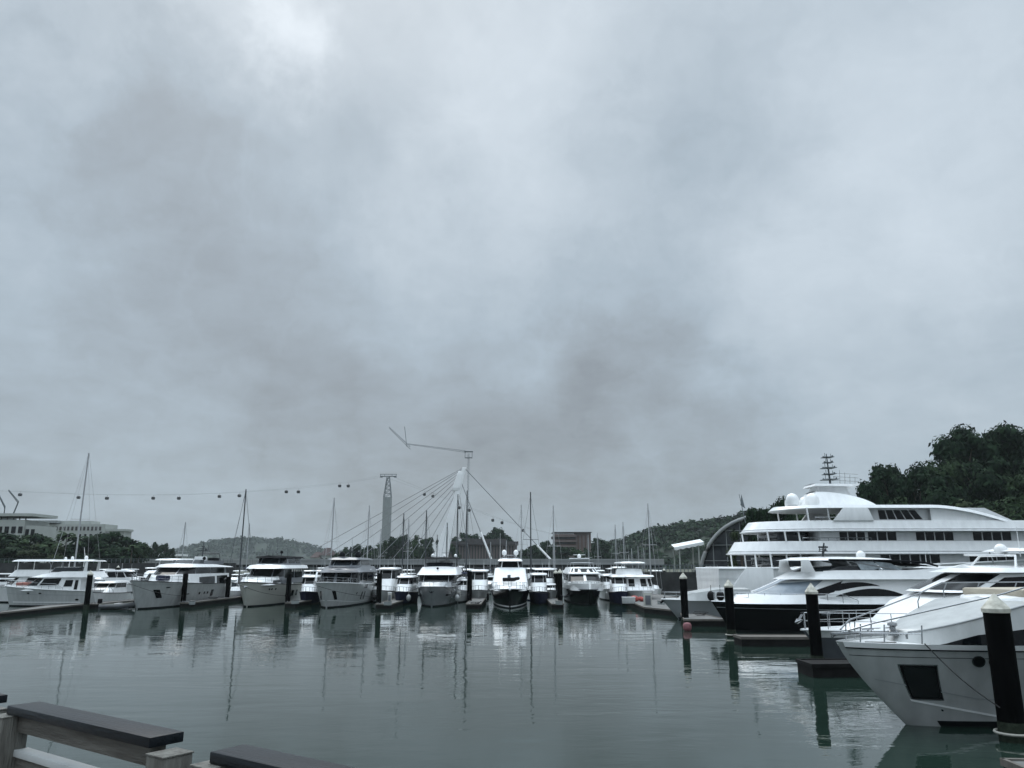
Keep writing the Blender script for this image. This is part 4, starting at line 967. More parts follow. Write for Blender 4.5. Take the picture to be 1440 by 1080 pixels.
c.win(.15, .54, .0, lambda f: .02 + .60 * math.sin(max(.01, f) * math.pi) ** .7, name='window_surround', m='white', off=.03)
c = house(b, 'flybridge', 'white', 3.40, lambda x: 3.98 + .07 * max(0, 3 - x) - .06 * max(0, x - 7), (-.2, 6.8, 9.9, 1.95, 1.85, 2.2), (-.4, 6.3, 9.0, 1.75, 1.55, 2.2), .04)
house(b, 'fly_windscreen', 'greyglass', 3.90, lambda x: 4.25 - .05 * max(0, x - 6.5), (4.6, 6.9, 8.9, 1.6, 1.5, 2.2), (4.6, 6.5, 8.2, 1.55, 1.4, 2.2))
c = house(b, 'hardtop', 'white', 4.62, lambda x: 4.80 - .012 * (x - 6.5) ** 2, (3.6, 7.8, 9.6, 1.7, 1.55, 2.4), (3.9, 7.4, 9.0, 1.5, 1.35, 2.4), .08)
MB().grid([[(x, y, 4.60 - .02 * (x - 6) ** 2 + .05) for x in (1.4, 2.6, 4, 5.5, 7)] for y in (-1.72, 1.72)]).build('bimini_edge', 'canvas', b.root)
MB().tube([(1.2, -1.6, 4.25), (2.0, -1.65, 4.5), (4.0, -1.7, 4.62), (7.4, -1.62, 4.66)], .07, 6).build('bimini_edge', 'canvas', b.root); MB().tube([(1.2, 1.6, 4.25), (2.0, 1.65, 4.5), (4.0, 1.7, 4.62), (7.4, 1.62, 4.66)], .07, 6).build('bimini_edge', 'canvas', b.root)
for y in (-1.55, 1.55):
    MB().prism([(8.2, 3.85), (9.0, 3.85), (8.9, 4.66), (8.5, 4.66)], y - .05, y + .05).build('arch_leg', 'white', b.root, bevel=.02)
    MB().prism([(3.2, 3.95), (3.6, 3.95), (6.6, 4.62), (6.2, 4.62)], y - .04, y + .04).build('arch_brace', 'silver', b.root, bevel=.02)
    MB().prism([(4.4, 4.0), (5.6, 4.0), (5.9, 4.6), (4.9, 4.6)], y - .02, y + .02).build('clear_curtain', 'clear', b.root, smooth=0); MB().prism([(3.2, 4.0), (4.3, 4.0), (4.8, 4.55), (3.9, 4.45)], y - .02, y + .02).build('clear_curtain', 'clear', b.root, smooth=0)
    MB().prism([(-.3, 3.9), (1.6, 3.92), (3.0, 3.95), (.9, 4.12), (-.8, 4.46), (-1.0, 4.42)], y - .1, y + .1).build('aft_wing', 'white', b.root, bevel=.03)
b.mast(7.0, 4.8, 1.0, 'dalu', .5); b.dome(4.9, .3, 4.78, .25); b.whip(1.6, 1.2, 4.2, 1.2)
h.rail(b.root, .45, .985, .6, 9, .018)
MB().box((.1, 0, 3.0), (.06, 2.6, .85)).build('cockpit_door', 'greyglass', b.root)
MB().box((-.6, 0, .5), (1.3, 3.6, .14)).build('swim_platform', 'teak', b.root, bevel=.04)
# D: grey hull with white pads
L = 15
b = right_boat('grey hulled cruiser with white foredeck covers, bow left of the black cruiser', 930, 842, 66, R(4), L, 4.5, 1.6, 1.5, 1.4, 'grey', pt=3.2, pb=1.8, fl=1.4, rub='white', rubr=.06, bul=.03)
b.root.scale = (1.28, 1.15, 1); b.root.location.x += .28 * L * math.cos(R(4)); b.root.location.y += .28 * L * math.sin(R(4))
h = b.h
c = house(b, 'foredeck_cover', 'offwhite', 1.5, lambda x: 2.4 - .20 * max(0, x - 11.6), (9.4, 12.0, 14.0, 1.6, 1.4, 2.2), (9.6, 11.8, 13.6, 1.4, 1.2, 2.2), .1)
c = house(b, 'deckhouse', 'white', 1.6, lambda x: 3.85 - .12 * max(0, x - 4), (.6, 7.0, 10.4, 1.8, 1.7, 2.3), (.6, 5.0, 6.4, 1.6, 1.5, 2.3)); c.nose(2, .12, .96, .48, .05, m='cover'); c.win(.1, .48, .35, .8)
house(b, 'hardtop', 'white', 3.95, 4.1, (.4, 5.2, 6.4, 1.8, 1.7, 2.6), (.6, 5, 6, 1.7, 1.6, 2.6), .1); anchor(b, 1.4, .4, 'canvas'); h.rail(b.root, .5, .985, .55, 8, .018)
for k, (px, py, Y, lab) in enumerate(((1000, 838, 60, 'black ball fender hanging between the grey and the black cruiser bow, left one'), (1013, 838, 60, 'black ball fender hanging between the grey and the black cruiser bow, right one'),
        (1303, 822, 56, 'black ball fender hung at the black cruiser stern, upper left of three'), (1313, 824, 56, 'black ball fender at the black cruiser stern, middle of three'), (1321, 823, 56, 'black ball fender at the black cruiser stern, rightmost of three'))):
    p = at(px, py, Y); o = MB().ball((0, 0, 0), .3 if k < 2 else .2, 12, 8, (1, 1, 1.25)); o.tube([(0, 0, .3), (0, 0, .8)], .02, 5); o = o.build('fender', 'rubber'); o.location = p; tag(o, lab, 'fender', 'black ball fenders')
pile(1291, 812, 884, 'dark pile standing at the stern of the black cruiser', r=.3, cone=False)

# ------------------------------------------------------------------ the large yacht at the right, stern to the left
sx = at(1000, 800, 84).x
S = Boat('superyacht', 'very large white four deck yacht with rows of square black windows', 'yacht', Vector((sx + 56, 86, 0)), 0, 56)
PXM = (at(1440, 780, 80).x - at(1000, 780, 80).x) / 440.0
def sxp(px): return (px - 1000) * PXM + 1.2
def shouse(name, m, zb, zt, pb, pt, cam=.05): return Tier(zb, zt, pb, pt, cam).build(name, m, S.root)
S.h = h = Hull(56, 11, 6.6, 4.0, 5, pt=3.2, pb=2.0, fl=1.2, keel=1); h.build(S.root, 'white', 'white', rub='white', rubr=.12)
h.strip(h.obj, 'hull_ledge', 'white', 3.0, 3.14, .1, .0, .9)
def band(zb, zt, x0, name, w0=5.4, x1=47, xs=9, n=2.1):
    c = shouse(name, 'white', zb, zt, (x1, x0 + xs, x0, w0, w0, n), (x1, x0 + xs, x0 + .9, w0 - .38, w0 - .38, n), .02)
    for z, r in ((zb + .02, .07), (lerp(zb, zt, .22), .035)):
        MB().tube([c.P(t, (z - zb) / (zt - zb), 1, .03) for t in c.ts()] + [c.P(t, (z - zb) / (zt - zb), -1, .03) for t in reversed(c.ts())], r, 6).build('moulding', 'pearl', c.obj)
    return c
def panes(c, groups, z0, z1, half_gap=.06, name='window'):
    zb, zt = c.zb, c.zt
    for a, e, n in groups:
        xa, xe = sxp(a), sxp(e); w = (xe - xa) / n
        for k in range(n):
            t0, t1 = c.tx(xa + w * k + half_gap), c.tx(xa + w * (k + 1) - half_gap)
            c.win(min(t0, t1), max(t0, t1), (z0 - zb) / (zt - zb), (z1 - zb) / (zt - zb), name=name, off=.03, sides=(-1,))
HX = 48
d2 = shouse('main_deck_house', 'pearl', 3.9, 5.45, (HX, sxp(1128) + 1, sxp(1128), 4.7, 4.7, 6), (HX, sxp(1128) + 1, sxp(1128), 4.7, 4.7, 6))
panes(d2, ((1216, 1302, 6), (1343, 1409, 5)), 4.25, 5.38)
MB().box((sxp(1120), 0, 4.6), (.1, 7.6, 1.4)).build('aft_doors', 'glass', S.root)
band(5.45, 6.75, sxp(1017), 'upper_deck_bulwark')
d3 = shouse('upper_deck_house', 'pearl', 6.7, 7.75, (HX, sxp(1130) + 1, sxp(1130), 4.6, 4.6, 6), (HX, sxp(1130) + 1, sxp(1130), 4.6, 4.6, 6))
panes(d3, ((1161, 1199, 3), (1202, 1244, 3), (1271, 1326, 4), (1353, 1409, 4)), 6.82, 7.68)
MB().box((sxp(1122), 0, 7.2), (.1, 7.4, .95)).build('aft_doors', 'glass', S.root)
for zz, px_, w_ in ((7.23, 1078, 6.6), (4.7, 1066, 7.2)): MB().box((lerp(sxp(px_), sxp(1121), .5), 0, zz), (sxp(1121) - sxp(px_), w_, .9)).build('aft_deck_shade_block', 'greyglass', S.root, bevel=.1)  # dark boxes added to stand for the shade inside the open aft decks
band(7.75, 8.85, sxp(1040), 'bridge_deck_bulwark')
d4 = shouse('bridge_deck_house', 'pearl', 8.8, 10.2, (sxp(1420), sxp(1205) + 1, sxp(1205), 4.2, 4.2, 6), (sxp(1380), sxp(1205) + 1, sxp(1205), 4.1, 4.1, 6))
panes(d4, ((1224, 1290, 5),), 9.0, 9.95)
for y in (-5.1, 5.1): MB().prism([(sxp(1152), 8.82), (sxp(1210), 8.82), (sxp(1203), 10.16), (sxp(1168), 10.16)], y - .12, y + .12).build('wing_buttress', 'white', S.root, bevel=.03)
def rooft(x):
    a, e = sxp(1300), sxp(1408)
    return 10.45 if x < a else 10.45 - 1.65 * (min(1, (x - a) / (e - a))) ** 1.7
rf = Tier(lambda x: rooft(x) - .32, rooft, (sxp(1408), sxp(1150), sxp(1087), 5.1, 5.2, 2.1), (sxp(1406), sxp(1150), sxp(1092), 4.9, 5.0, 2.1), .12)
T_ = rf.ts; rf.ts = lambda: [i / 60 for i in range(31)] + [.5 + .5 * (i / 14) for i in range(1, 15)]
rf.build('bridge_roof', 'white', S.root)
MB().prism([(sxp(1296), 8.82), (sxp(1406), 8.82)] + [(lerp(sxp(1406), sxp(1296), i / 12), rooft(lerp(sxp(1406), sxp(1296), i / 12)) - .2) for i in range(1, 13)], -4.75, -4.6).build('swept_side', 'white', S.root, smooth=0)
MB().prism([(sxp(1296), 8.82), (sxp(1406), 8.82)] + [(lerp(sxp(1406), sxp(1296), i / 12), rooft(lerp(sxp(1406), sxp(1296), i / 12)) - .2) for i in range(1, 13)], 4.6, 4.75).build('swept_side', 'white', S.root, smooth=0)
def mastz(x):
    a, e = sxp(1150), sxp(1252)
    q = (x - a) / (e - a)
    return 12.1 - 1.6 * max(0, min(1, q)) ** 2.2
c = shouse('mast_base', 'white', 10.4, mastz, (sxp(1138), sxp(1205), sxp(1252), 2.6, 2.4, 2.2), (sxp(1150), sxp(1205), sxp(1250), 1.7, 1.5, 2.2), .15)
c = shouse('mast_tower', 'pearl', 11.2, 12.75, (sxp(1152), sxp(1195), sxp(1212), 1.5, 1.4, 2.5), (sxp(1156), sxp(1190), sxp(1204), 1.2, 1.1, 2.5), .05)
shouse('radar_platform', 'white', 12.75, 13.0, (sxp(1148), sxp(1196), sxp(1214), 1.7, 1.5, 2.5), (sxp(1150), sxp(1196), sxp(1212), 1.6, 1.4, 2.5), .08)
MB().prism([(sxp(1190), 12.3), (sxp(1222), 12.9), (sxp(1224), 13.15), (sxp(1196), 12.9)], -.7, .7).build('forward_radar_arm', 'white', S.root, bevel=.05)
mm = MB(); mx, mz = sxp(1182), 13.0
mm.tube([(mx, 0, mz), (mx - .15, 0, mz + 3.5)], [.12, .05], 6)
for k, (w_, z_) in enumerate(((1.7, .6), (1.3, 1.2), (1.5, 1.9), (1.0, 2.5), (1.2, 3.1))):
    mm.box((mx - .05, 0, mz + z_), (w_ * .9, w_, .06))
    for q in (-1, 1): mm.tube([(mx + q * w_ * .4, q * w_ * .3, mz + z_), (mx + q * w_ * .4, q * w_ * .3, mz + z_ + .45)], .03, 5); mm.ball((mx + q * w_ * .3, -q * w_ * .3, mz + z_ + .12), .1, 8, 6)
for k in range(4): mm.tube([(mx + .9 + .55 * k, -.4, mz - .1), (mx + 1.0 + .55 * k, -.4, mz + 1.6 - .25 * k)], .02, 5)
for z_ in (.5, .9, 1.3): mm.tube([(mx + .3, -.4, mz + z_), (mx + 3.0, -.4, mz + z_ - .15)], .018, 4)
mm.build('antenna_mast', 'lattice', S.root)
for px, y, r in ((1110, -2.2, .72), (1141, -2.0, .74), (1127, 1.6, .72), (1150, 1.8, .72)): S.dome(sxp(px), y, 10.45, r)
ra = MB()
for y in (-4.9, 4.9):
    for zz, x0 in ((8.85, 1044), (6.75, 1024)):
        ra.tube([(sxp(x0) + 6, y, zz + .32), (sxp(1205), y, zz + .32)], .035, 5)
        for k in range(9): X = lerp(sxp(x0) + 6, sxp(1205), k / 8); ra.tube([(X, y, zz - .05), (X, y, zz + .32)], .025, 4)
ra.build('deck_rail', 'steel', S.root)
for z0, z1, xs_ in ((8.85, 10.2, (1120, 1150)), (6.75, 7.78, (1060, 1085, 1105)), (4.0, 5.48, (1040, 1062, 1085, 1105))):
    for px in xs_:
        for y in (-4.5, 4.5): MB().tube([(sxp(px), y, z0), (sxp(px) - .1, y, z1)], .09, 8).build('deck_pillar', 'white', S.root)
# stern quarter: sloping stair wings down to the platform
for y in (-4.4, 4.4): MB().prism([(sxp(1000) - 1.0, .6), (sxp(1060), .6), (sxp(1060), 4.1), (sxp(1022), 4.1), (sxp(1012), 3.2)], y - .9, y + .9).build('stair_wing', 'white', S.root, bevel=.08)
MB().box((sxp(1000) - 1.2, 0, .55), (3.0, 9.6, .35)).build('swim_platform', 'teak', S.root, bevel=.08)
MB().box((sxp(1012), 0, 3.95), (2.0, 10.2, .4)).build('stern_bulwark', 'white', S.root, bevel=.12)
for x0, x1_, z0, z1 in ((1066, 1094, 2.5, 3.5), (1100, 1128, 2.5, 3.5)): MB().box((sxp((x0 + x1_) / 2), -h.P(sxp((x0 + x1_) / 2) / 56, h.vz(.1, 3), 1).y - .02, (z0 + z1) / 2), (sxp(x1_) - sxp(x0), .1, z1 - z0)).build('shell_door', 'pearl', S.root, bevel=.03)
MB().box((sxp(1004), 0, 2.2), (.3, 5.6, 2.6)).build('garage_recess', 'glass', S.root, bevel=.1)
for k in range(8): MB().box((sxp(1000) - .4 + .28 * k, -4.4, .9 + .36 * k), (.34, 1.5, .1)).build('stair_tread', 'teak', S.root)
b_fl = MB(); b_fl.tube([(sxp(1047), 0, 8.85), (sxp(1040), 0, 12.0)], [.05, .03], 6); b_fl.prism([(sxp(1041), 10.8), (sxp(1048), 10.4), (sxp(1043.5), 12.0)], -.01, .01); b_fl.build('ensign_staff', 'lattice', S.root)

# ------------------------------------------------------------------ sailing boats: hull, cabin, mast, boom and rigging
def sail_boat(px, yt, Y, label, lean_px=None, m='alu', yaw=None, L=11, base_y=806, boom=True, shroud=True):
    """the mast top is seen at (px, yt)"""
    top = at(px, yt, Y); yaw = DOWN if yaw is None else yaw
    r = empty('sailing_boat', label, 'sailing boat', (top.x, Y, 0), yaw, 'sailing boats with bare masts')
    r.location -= Vector((math.cos(yaw), math.sin(yaw), 0)) * L * .56
    h = Hull(L, L * .3, 1.25, 1.0, 1.1, pt=2.6, pb=1.8, fl=1.0); h.build(r, 'white', 'white', rub=None, foot='navy')
    c = Tier(1.0, 1.55, (L * .25, L * .6, L * .75, L * .1, L * .09, 2.2), (L * .25, L * .58, L * .72, L * .09, L * .075, 2.2)).build('cabin', 'white', r, nv=2)
    c.win(.1, .5, .3, .75)
    x = L * .56; z = top.z
    MB().tube([(x, 0, 1.2), (x, 0, z)], [.10, .075], 7).build('mast', m, r)
    if boom:
        MB().tube([(x - .1, 0, 2.3), (x - L * .36, 0, 2.4)], .075, 6).build('boom', m, r); MB().tube([(x - .3, 0, 2.45), (x - L * .34, 0, 2.52)], .17, 8).build('sail_cover', 'navy', r)
    g = MB(); g.tube([(x + .08, 0, z - .2), (L - .1, 0, 1.3)], .022, 4); g.tube([(x - .08, 0, z), (.1, 0, 1.1)], .015, 4)
    sp = L * .085
    for q in (-1, 1):
        g.tube([(x, 0, z * .97), (x, q * sp, z * .55), (x - .1, q * L * .13, 1.05)], .015, 4); g.tube([(x, 0, z * .55), (x, q * sp, z * .55)], .03, 5)
    g.build('rigging', m, r)
    return r
for px, yt, Y, lab, m, L in (
    (125, 637, 92, 'sailing boat with the tallest mast at the left, behind the trawler stern', 'alu', 13), (261, 734, 150, 'distant sailing boat with short grey mast left of the far hill top', 'alu', 9),
    (346, 688, 104, 'sailing boat with dark mast between the two leftmost white yachts', 'dalu', 12), (351, 736, 160, 'distant sailing boat with faint mast before the far hill', 'alu', 9),
    (470, 700, 112, 'sailing boat with pale leaning mast behind the grey topped yacht', 'alu', 12), (519.5, 711, 118, 'sailing boat with pale mast just left of the cable car tower', 'alu', 11),
    (568, 722, 122, 'sailing boat whose mast stands left of the silver yacht, nearer of two', 'dalu', 11), (575, 730, 135, 'sailing boat with shorter mast left of the silver yacht, further of two', 'alu', 10),
    (600, 718, 120, 'sailing boat with mast rising behind the silver yacht hardtop', 'dalu', 11), (629, 735, 140, 'sailing boat with thin dark mast at the foot of the bridge pylon', 'dalu', 10),
    (644, 695, 125, 'sailing boat with dark mast just right of the bridge pylon shaft', 'dalu', 12), (657, 690, 106, 'sailing boat with thick dark mast under the bridge pylon head', 'dalu', 12),
    (733, 710, 125, 'sailing boat with mast behind the sport fisher, left of the two close masts', 'alu', 11), (746, 692, 104, 'sailing boat with dark mast at the right side of the sport fisher', 'dalu', 12),
    (778, 711, 112, 'sailing boat with thin mast in front of the brown block', 'alu', 11), (888, 771, 200, 'far thin mast left of the double deck boat canopy', 'alu', 8), (897, 768, 205, 'far thin mast above the double deck boat canopy', 'alu', 8), (905, 770, 210, 'far thin mast right above the double deck boat canopy', 'alu', 8), (615, 752, 190, 'far thin mast before the pylon foot', 'dalu', 8), (690, 762, 180, 'far pale mast before the colonnaded building', 'alu', 8), (712, 760, 185, 'far pale mast at the right part of the colonnaded building', 'alu', 8), (536, 745, 150, 'far thin mast at the foot of the cable car tower', 'alu', 9), (827, 752, 170, 'distant sailing boat with pale mast at the right end of the brown block', 'alu', 9),
    (840, 750, 175, 'distant sailing boat with pale mast right of the brown block', 'alu', 9), (865, 738, 150, 'sailing boat with pale mast before the wooded slope, left of a pair', 'alu', 10),
    (876, 734, 140, 'sailing boat with pale mast before the wooded slope, right of a pair', 'alu', 10), (911, 708, 112, 'sailing boat with tall pale mast behind the double deck boat', 'alu', 12)):
    sail_boat(px, yt, Y, lab, m=m, L=L)

# ------------------------------------------------------------------ small motor boats in the rows behind
SB = random.Random(17)
def small_boat(px, yroof, Y, label, kind=0, yaw=None, L=10):
    top = at(px, yroof + SB.uniform(2, 7), Y); yaw = DOWN + R(SB.uniform(-8, 8)) if yaw is None else yaw
    w = L * .31; z = max(2.4, top.z)
    b = Boat('cabin_cruiser', label, 'motor boat', Vector((top.x, Y - L * .45, 0)), yaw, L, 'small motor boats in the rows behind')
    h = Hull(L, w, 1.5, 1.2, 1.0, pt=3.2, pb=1.9, fl=1.2); h.build(b.root, SB.choice(('offwhite', 'offwhite', 'white', 'dgrey')) if kind != 2 else 'navy', 'white', rub='rubber'); b.h = h  # greyed and dark hulls put the back rows' shadow into the paint
    zc = min(z - .9, 2.5) if kind == 1 else z - .15
    c = Tier(1.2, zc, (L * .12, L * .55, L * .74, w * .42, w * .4, 2.6), (L * .12, L * .40, L * .50, w * .38, w * .35, 2.6)).build('cabin', 'white', b.root, nv=3)
    c.nose(3, .58, .95, .48, .02); c.win(.04, .27, .55, .95); c.win(.28, .5, .55, .95)
    Tier(zc, zc + .16, (L * .05, L * .44, L * .56, w * .45, w * .42, 2.6), (L * .07, L * .42, L * .53, w * .43, w * .4, 2.6), .06).build('roof', 'white', b.root, nv=1)
    if kind == 1:
        Tier(z - .12, z, (L * .1, L * .4, L * .5, w * .4, w * .38, 3), (L * .12, L * .38, L * .48, w * .38, w * .36, 3), .06).build('bimini', SB.choice(('white', 'navy', 'canvas')), b.root, nv=1)
        b.legs([((x, y, zc + .1), (x, y, z - .1)) for x in (L * .14, L * .44) for y in (-w * .35, w * .35)], .035, 'steel', 'bimini_post')
    b.whip(L * .3, w * .2, z, 1.2, .02); h.rail(b.root, .55, .98, .5, 5, .02, mid=False)
    return b
for px, yr, Y, lab, kind in (
    (152, 812, 90, 'small white boat behind the stern of the left trawler', 0), (66, 806, 118, 'white boat roof between the trawler and its pile', 0),
    (348, 796, 112, 'dark topped motor boat between the two leftmost white yachts', 1), (366, 801, 104, 'white motor boat tucked behind the cream hulled yacht bow', 0),
    (448, 797, 118, 'white motor boat in the gap left of the grey topped yacht', 0), (545, 793, 96, 'white cabin boat in the gap left of the silver yacht', 0), (540, 797, 112, 'second white cabin boat further back left of the silver yacht', 1),
    (563, 803, 118, 'low white motor boat behind the silver yacht, left side', 0), (636, 792, 108, 'dark topped motor boat right of the silver yacht', 2), (655, 796, 120, 'white motor boat behind the twin black piles', 0),
    (675, 797, 98, 'white motor boat in the gap left of the sport fisher', 0), (692, 794, 126, 'far motor boat peeping left of the sport fisher deckhouse', 1), (757, 797, 102, 'white motor boat right of the sport fisher', 0),
    (768, 793, 124, 'far motor boat with bimini above the capped piles', 1), (800, 796, 132, 'far white motor boat left behind the black and white cruiser', 0), (846, 797, 118, 'white motor boat right behind the black and white cruiser', 1),
    (858, 802, 104, 'low white motor boat beside the main pontoon', 0), (868, 795, 136, 'far white motor boat left of the double deck boat', 0), (880, 794, 150, 'far motor boat nearly hidden by the double deck boat', 1)):
    small_boat(px, yr, Y, lab, kind, L=SB.uniform(8.5, 11))
ORD = ['first', 'second', 'third', 'fourth', 'fifth', 'sixth', 'seventh', 'eighth', 'ninth', 'tenth', 'eleventh', 'twelfth', 'thirteenth', 'fourteenth', 'fifteenth', 'sixteenth', 'seventeenth', 'eighteenth', 'nineteenth', 'twentieth']
for i, (px, yr) in enumerate([(140, 797), (172, 799), (214, 798), (330, 798), (357, 797), (432, 799), (452, 798), (531, 799), (552, 797), (571, 800), (641, 798), (663, 797), (684, 799), (753, 798), (774, 797), (793, 799), (842, 798), (862, 797), (872, 799), (925, 798)]):
    small_boat(px, yr - 2, 168 + 9 * (i % 3), 'far small boat in the back row before the bridge, %s from the left' % ORD[i], (1, 0, 2)[i % 3], L=SB.uniform(8, 10))
for i, (px, yr) in enumerate([(20, 803), (60, 800), (100, 803), (146, 806), (172, 803), (205, 803), (240, 801), (322, 804), (345, 806)]):
    small_boat(px, yr - 2, 135 + 6 * (i % 2), 'small boat moored below the left bank quay, %s from the left' % ORD[i], (0, 2, 1)[i % 3], yaw=math.pi * (i % 2), L=SB.uniform(8, 10.5))
for i, (px, yr) in enumerate([(442, 808), (536, 806), (551, 809), (568, 807), (646, 806), (682, 808), (757, 807), (772, 809), (858, 808), (868, 806)]):
    small_boat(px, yr - 3, 92 + 5 * (i % 3), 'low open boat right behind the front row, %s from the left' % ORD[i], (2, 1, 0)[i % 3], L=SB.uniform(6.5, 8))
for px, py, lab in ((444, 838, 'black fender hanging between the cream and the grey topped yachts'), (524, 842, 'black fender on the right flank of the grey topped yacht'), (642, 843, 'pale fender beside the silver yacht, right side'), (573, 843, 'pale fender beside the silver yacht, left side'), (679, 838, 'white ball fender at the left of the black hull'), (196, 843, 'small dark fender by the big left yacht stem')):
    g = gp(px, py + 8); o = MB().ball((0, 0, 0), .28, 12, 8, (1, 1, 1.3)); o.tube([(0, 0, .3), (0, 0, .9)], .02, 5); o = o.build('fender', 'offwhite' if 'pale' in lab or 'white ball' in lab else 'rubber'); o.location = (g.x, g.y + .8, .75); tag(o, lab, 'fender')

# dock gear and fenders
for i, (px, py) in enumerate([(270, 850), (300, 843), (415, 849), (432, 843), (545, 851), (668, 850), (786, 850), (889, 842), (930, 850), (985, 866)]):
    g = gp(px, py, .5); k = i % 2
    t = empty('hose_reel' if k else 'dock_locker', ('coiled hose lying on the pontoon, %s pontoon item from the left' if k else 'small grey locker on the pontoon, %s pontoon item from the left') % ORD[i], 'hose' if k else 'locker', (g.x, g.y, .48), TR.uniform(0, 3))
    if k: MB().tube([((.28 + .012 * q) * math.cos(q * .55), (.28 + .012 * q) * math.sin(q * .55), .04 + .008 * q) for q in range(34)], .025, 5).build('hose', 'darkrope', t)
    else: MB().box((0, 0, .17), (.7, .4, .34)).build('box', 'wallgrey', t, bevel=.04); MB().box((0, 0, .365), (.75, .45, .05)).build('lid', 'concrete', t, bevel=.02)
for i, (px, py, z) in enumerate([(243, 849, .8), (290, 845, .8), (311, 843, .8), (392, 848, .8), (420, 844, .8), (500, 849, .8), (516, 847, .8), (686, 848, .7), (749, 847, .7), (853, 846, .7)]):
    g = gp(px, py); o = MB().lathe([(.02, -.42), (.13, -.36), (.15, 0), (.13, .36), (.04, .44), (.02, .9)], n=10).build('fender', ('offwhite', 'rubber', 'navy')[i % 3]); o.location = (g.x, g.y - .1, z)
    tag(o, '%s cylinder fender hung between boats and pontoons, %s from the left' % (('pale', 'black', 'dark blue')[i % 3], ORD[i]), 'fender')

# ------------------------------------------------------------------ cable-stayed bridge
BY = 330.0
def bx(px, y=790): return at(px, y, BY).x
br = empty('cable_stayed_bridge', 'grey cable stayed bridge with one leaning white pylon crossing behind the marina', 'bridge', (bx(617), BY, 0))
ox = bx(617); X0, X1 = bx(150) - ox, bx(930) - ox
zt_ = at(600, 788.5, BY).z; zb_ = at(600, 794, BY).z
MB().box(((X0 + X1) / 2, 0, (zt_ + zb_) / 2), (X1 - X0, 12, zt_ - zb_)).build('deck', 'bridge', br, smooth=0)
MB().box(((X0 + X1) / 2, -6.1, zt_ + .35), (X1 - X0, .25, .7)).build('parapet', 'bridge', br, smooth=0)
MB().box(((X0 + X1) / 2, 0, zb_ - .5), (X1 - X0, 6, 1.0)).build('girder', 'fascia', br, smooth=0)  # near-black colour stands for the shade under the deck
for k in range(9):
    X = lerp(X0, X1, k / 8); MB().box((X, 0, (zb_ - 1) / 2 - .8), (2.2, 7, zb_ + .6)).build('pier', 'wallgrey', br, smooth=0)
base, topp = at(616, 790, BY), at(653, 657, BY)
pz = lambda f: (lerp(base.x, topp.x, f) - ox, 0, lerp(3, topp.z, f))
MB().rings([[(pz(f)[0] + a * w, b_ * w * .7, pz(f)[2]) for a, b_ in ((-1, -1), (1, -1), (1, 1), (-1, 1))] for f, w in ((0, 3.2), (.25, 2.5), (.5, 1.7), (.68, 1.2), (.72, 1.15), (1, .8))]).build('pylon', 'pylon', br, smooth=0, bevel=.15)
MB().rings([[(pz(f)[0] - 1.2 + a * w, b_ * w * .7, pz(f)[2]) for a, b_ in ((-1, -1), (1, -1), (1, 1), (-1, 1))] for f, w in ((.76, 1.3), (.79, 1.55), (.93, 1.1), (.96, .8))]).build('anchor_head', 'pylon', br, smooth=0, bevel=.2)
fan = [(418, 1.0), (449, .99), (478, .97), (505, .95), (530, .92), (552, .88), (573, .84), (592, .80)]
for px, f in fan:
    p = Vector(pz(f)); e = Vector((bx(px) - ox, -4.5, zt_))
    MB().tube([p, e], .11, 5).build('stay_cable', 'cable', br)
for px, f, pl in ((775, .995, 755), (692, .86, 676)):
    p = Vector(pz(f)); e = Vector((bx(px) - ox, -4.5, zt_)); MB().tube([p, e], .16, 5).build('stay_cable', 'cable', br)
    q = (bx(pl) - px * 0 - ox); fr = (q - p.x) / (e.x - p.x); MB().tube([lerp(p, e, fr), e], .42, 8).build('cable_guard', 'pylon', br)
for px, f in ((640, .80), (660, .78)):
    MB().tube([Vector(pz(f)), Vector((bx(px) - ox, 4.5, zt_))], .09, 5).build('stay_cable', 'cable', br)

# ------------------------------------------------------------------ cable car: tower, ropes, cabins
CY = 640.0
tw0, tw1, tw2 = at(542.5, 768, CY), at(542.5, 701, CY), at(542.5, 672, CY)
t = empty('cable_car_tower', 'tall grey concrete cable car tower with lattice head and cross arm', 'tower', (tw0.x, CY, 1))
MB().box((0, 0, tw1.z / 2), (6.4, 6.4, tw1.z)).build('shaft', 'wallgrey', t, smooth=0)
for x in (-1.9, 1.9): MB().box((x, -3.25, tw1.z / 2), (.5, .3, tw1.z - 2)).build('shaft_rib', 'bridge', t, smooth=0)
def lattice(b, x0, x1, z0, z1, n, r=.16):
    for sx_, sy in ((-1, -1), (1, -1), (1, 1), (-1, 1)): b.tube([(sx_ * x0, sy * x0, z0), (sx_ * x1, sy * x1, z1)], r, 5)
    for k in range(n):
        a, e = lerp(x0, x1, k / n), lerp(x0, x1, (k + 1) / n); za, ze = lerp(z0, z1, k / n), lerp(z0, z1, (k + 1) / n)
        for sy in (-1, 1):
            b.tube([(-a, sy * a, za), (e, sy * e, ze)], r * .7, 4); b.tube([(sy * a, -a, za), (sy * e, e, ze)], r * .7, 4); b.tube([(-e, sy * e, ze), (e, sy * e, ze)], r * .6, 4)
    return b
lattice(MB(), 3.0, 1.0, tw1.z - .2, tw2.z, 5, .28).build('lattice_head', 'lattice', t)
ca = MB(); ca.box((0, 0, tw2.z + .3), (13.5, 1.2, .6)); ca.box((0, 0, tw2.z + 2.0), (14, .5, .4))
for x in (-6.5, -3, 3, 6.5): ca.box((x, 0, tw2.z + 1.1), (.35, .35, 2.0))
for x in (-5.8, 5.8): ca.box((x, 0, tw2.z - .3), (2.2, .9, .9))
ca.build('cross_arm', 'lattice', t)
def rope(label, pts, r=.05):
    b = MB(); b.tube(pts, r, 5); tag(b.build('cable_car_rope', 'cable'), label, 'cable', 'cable car ropes'); return pts
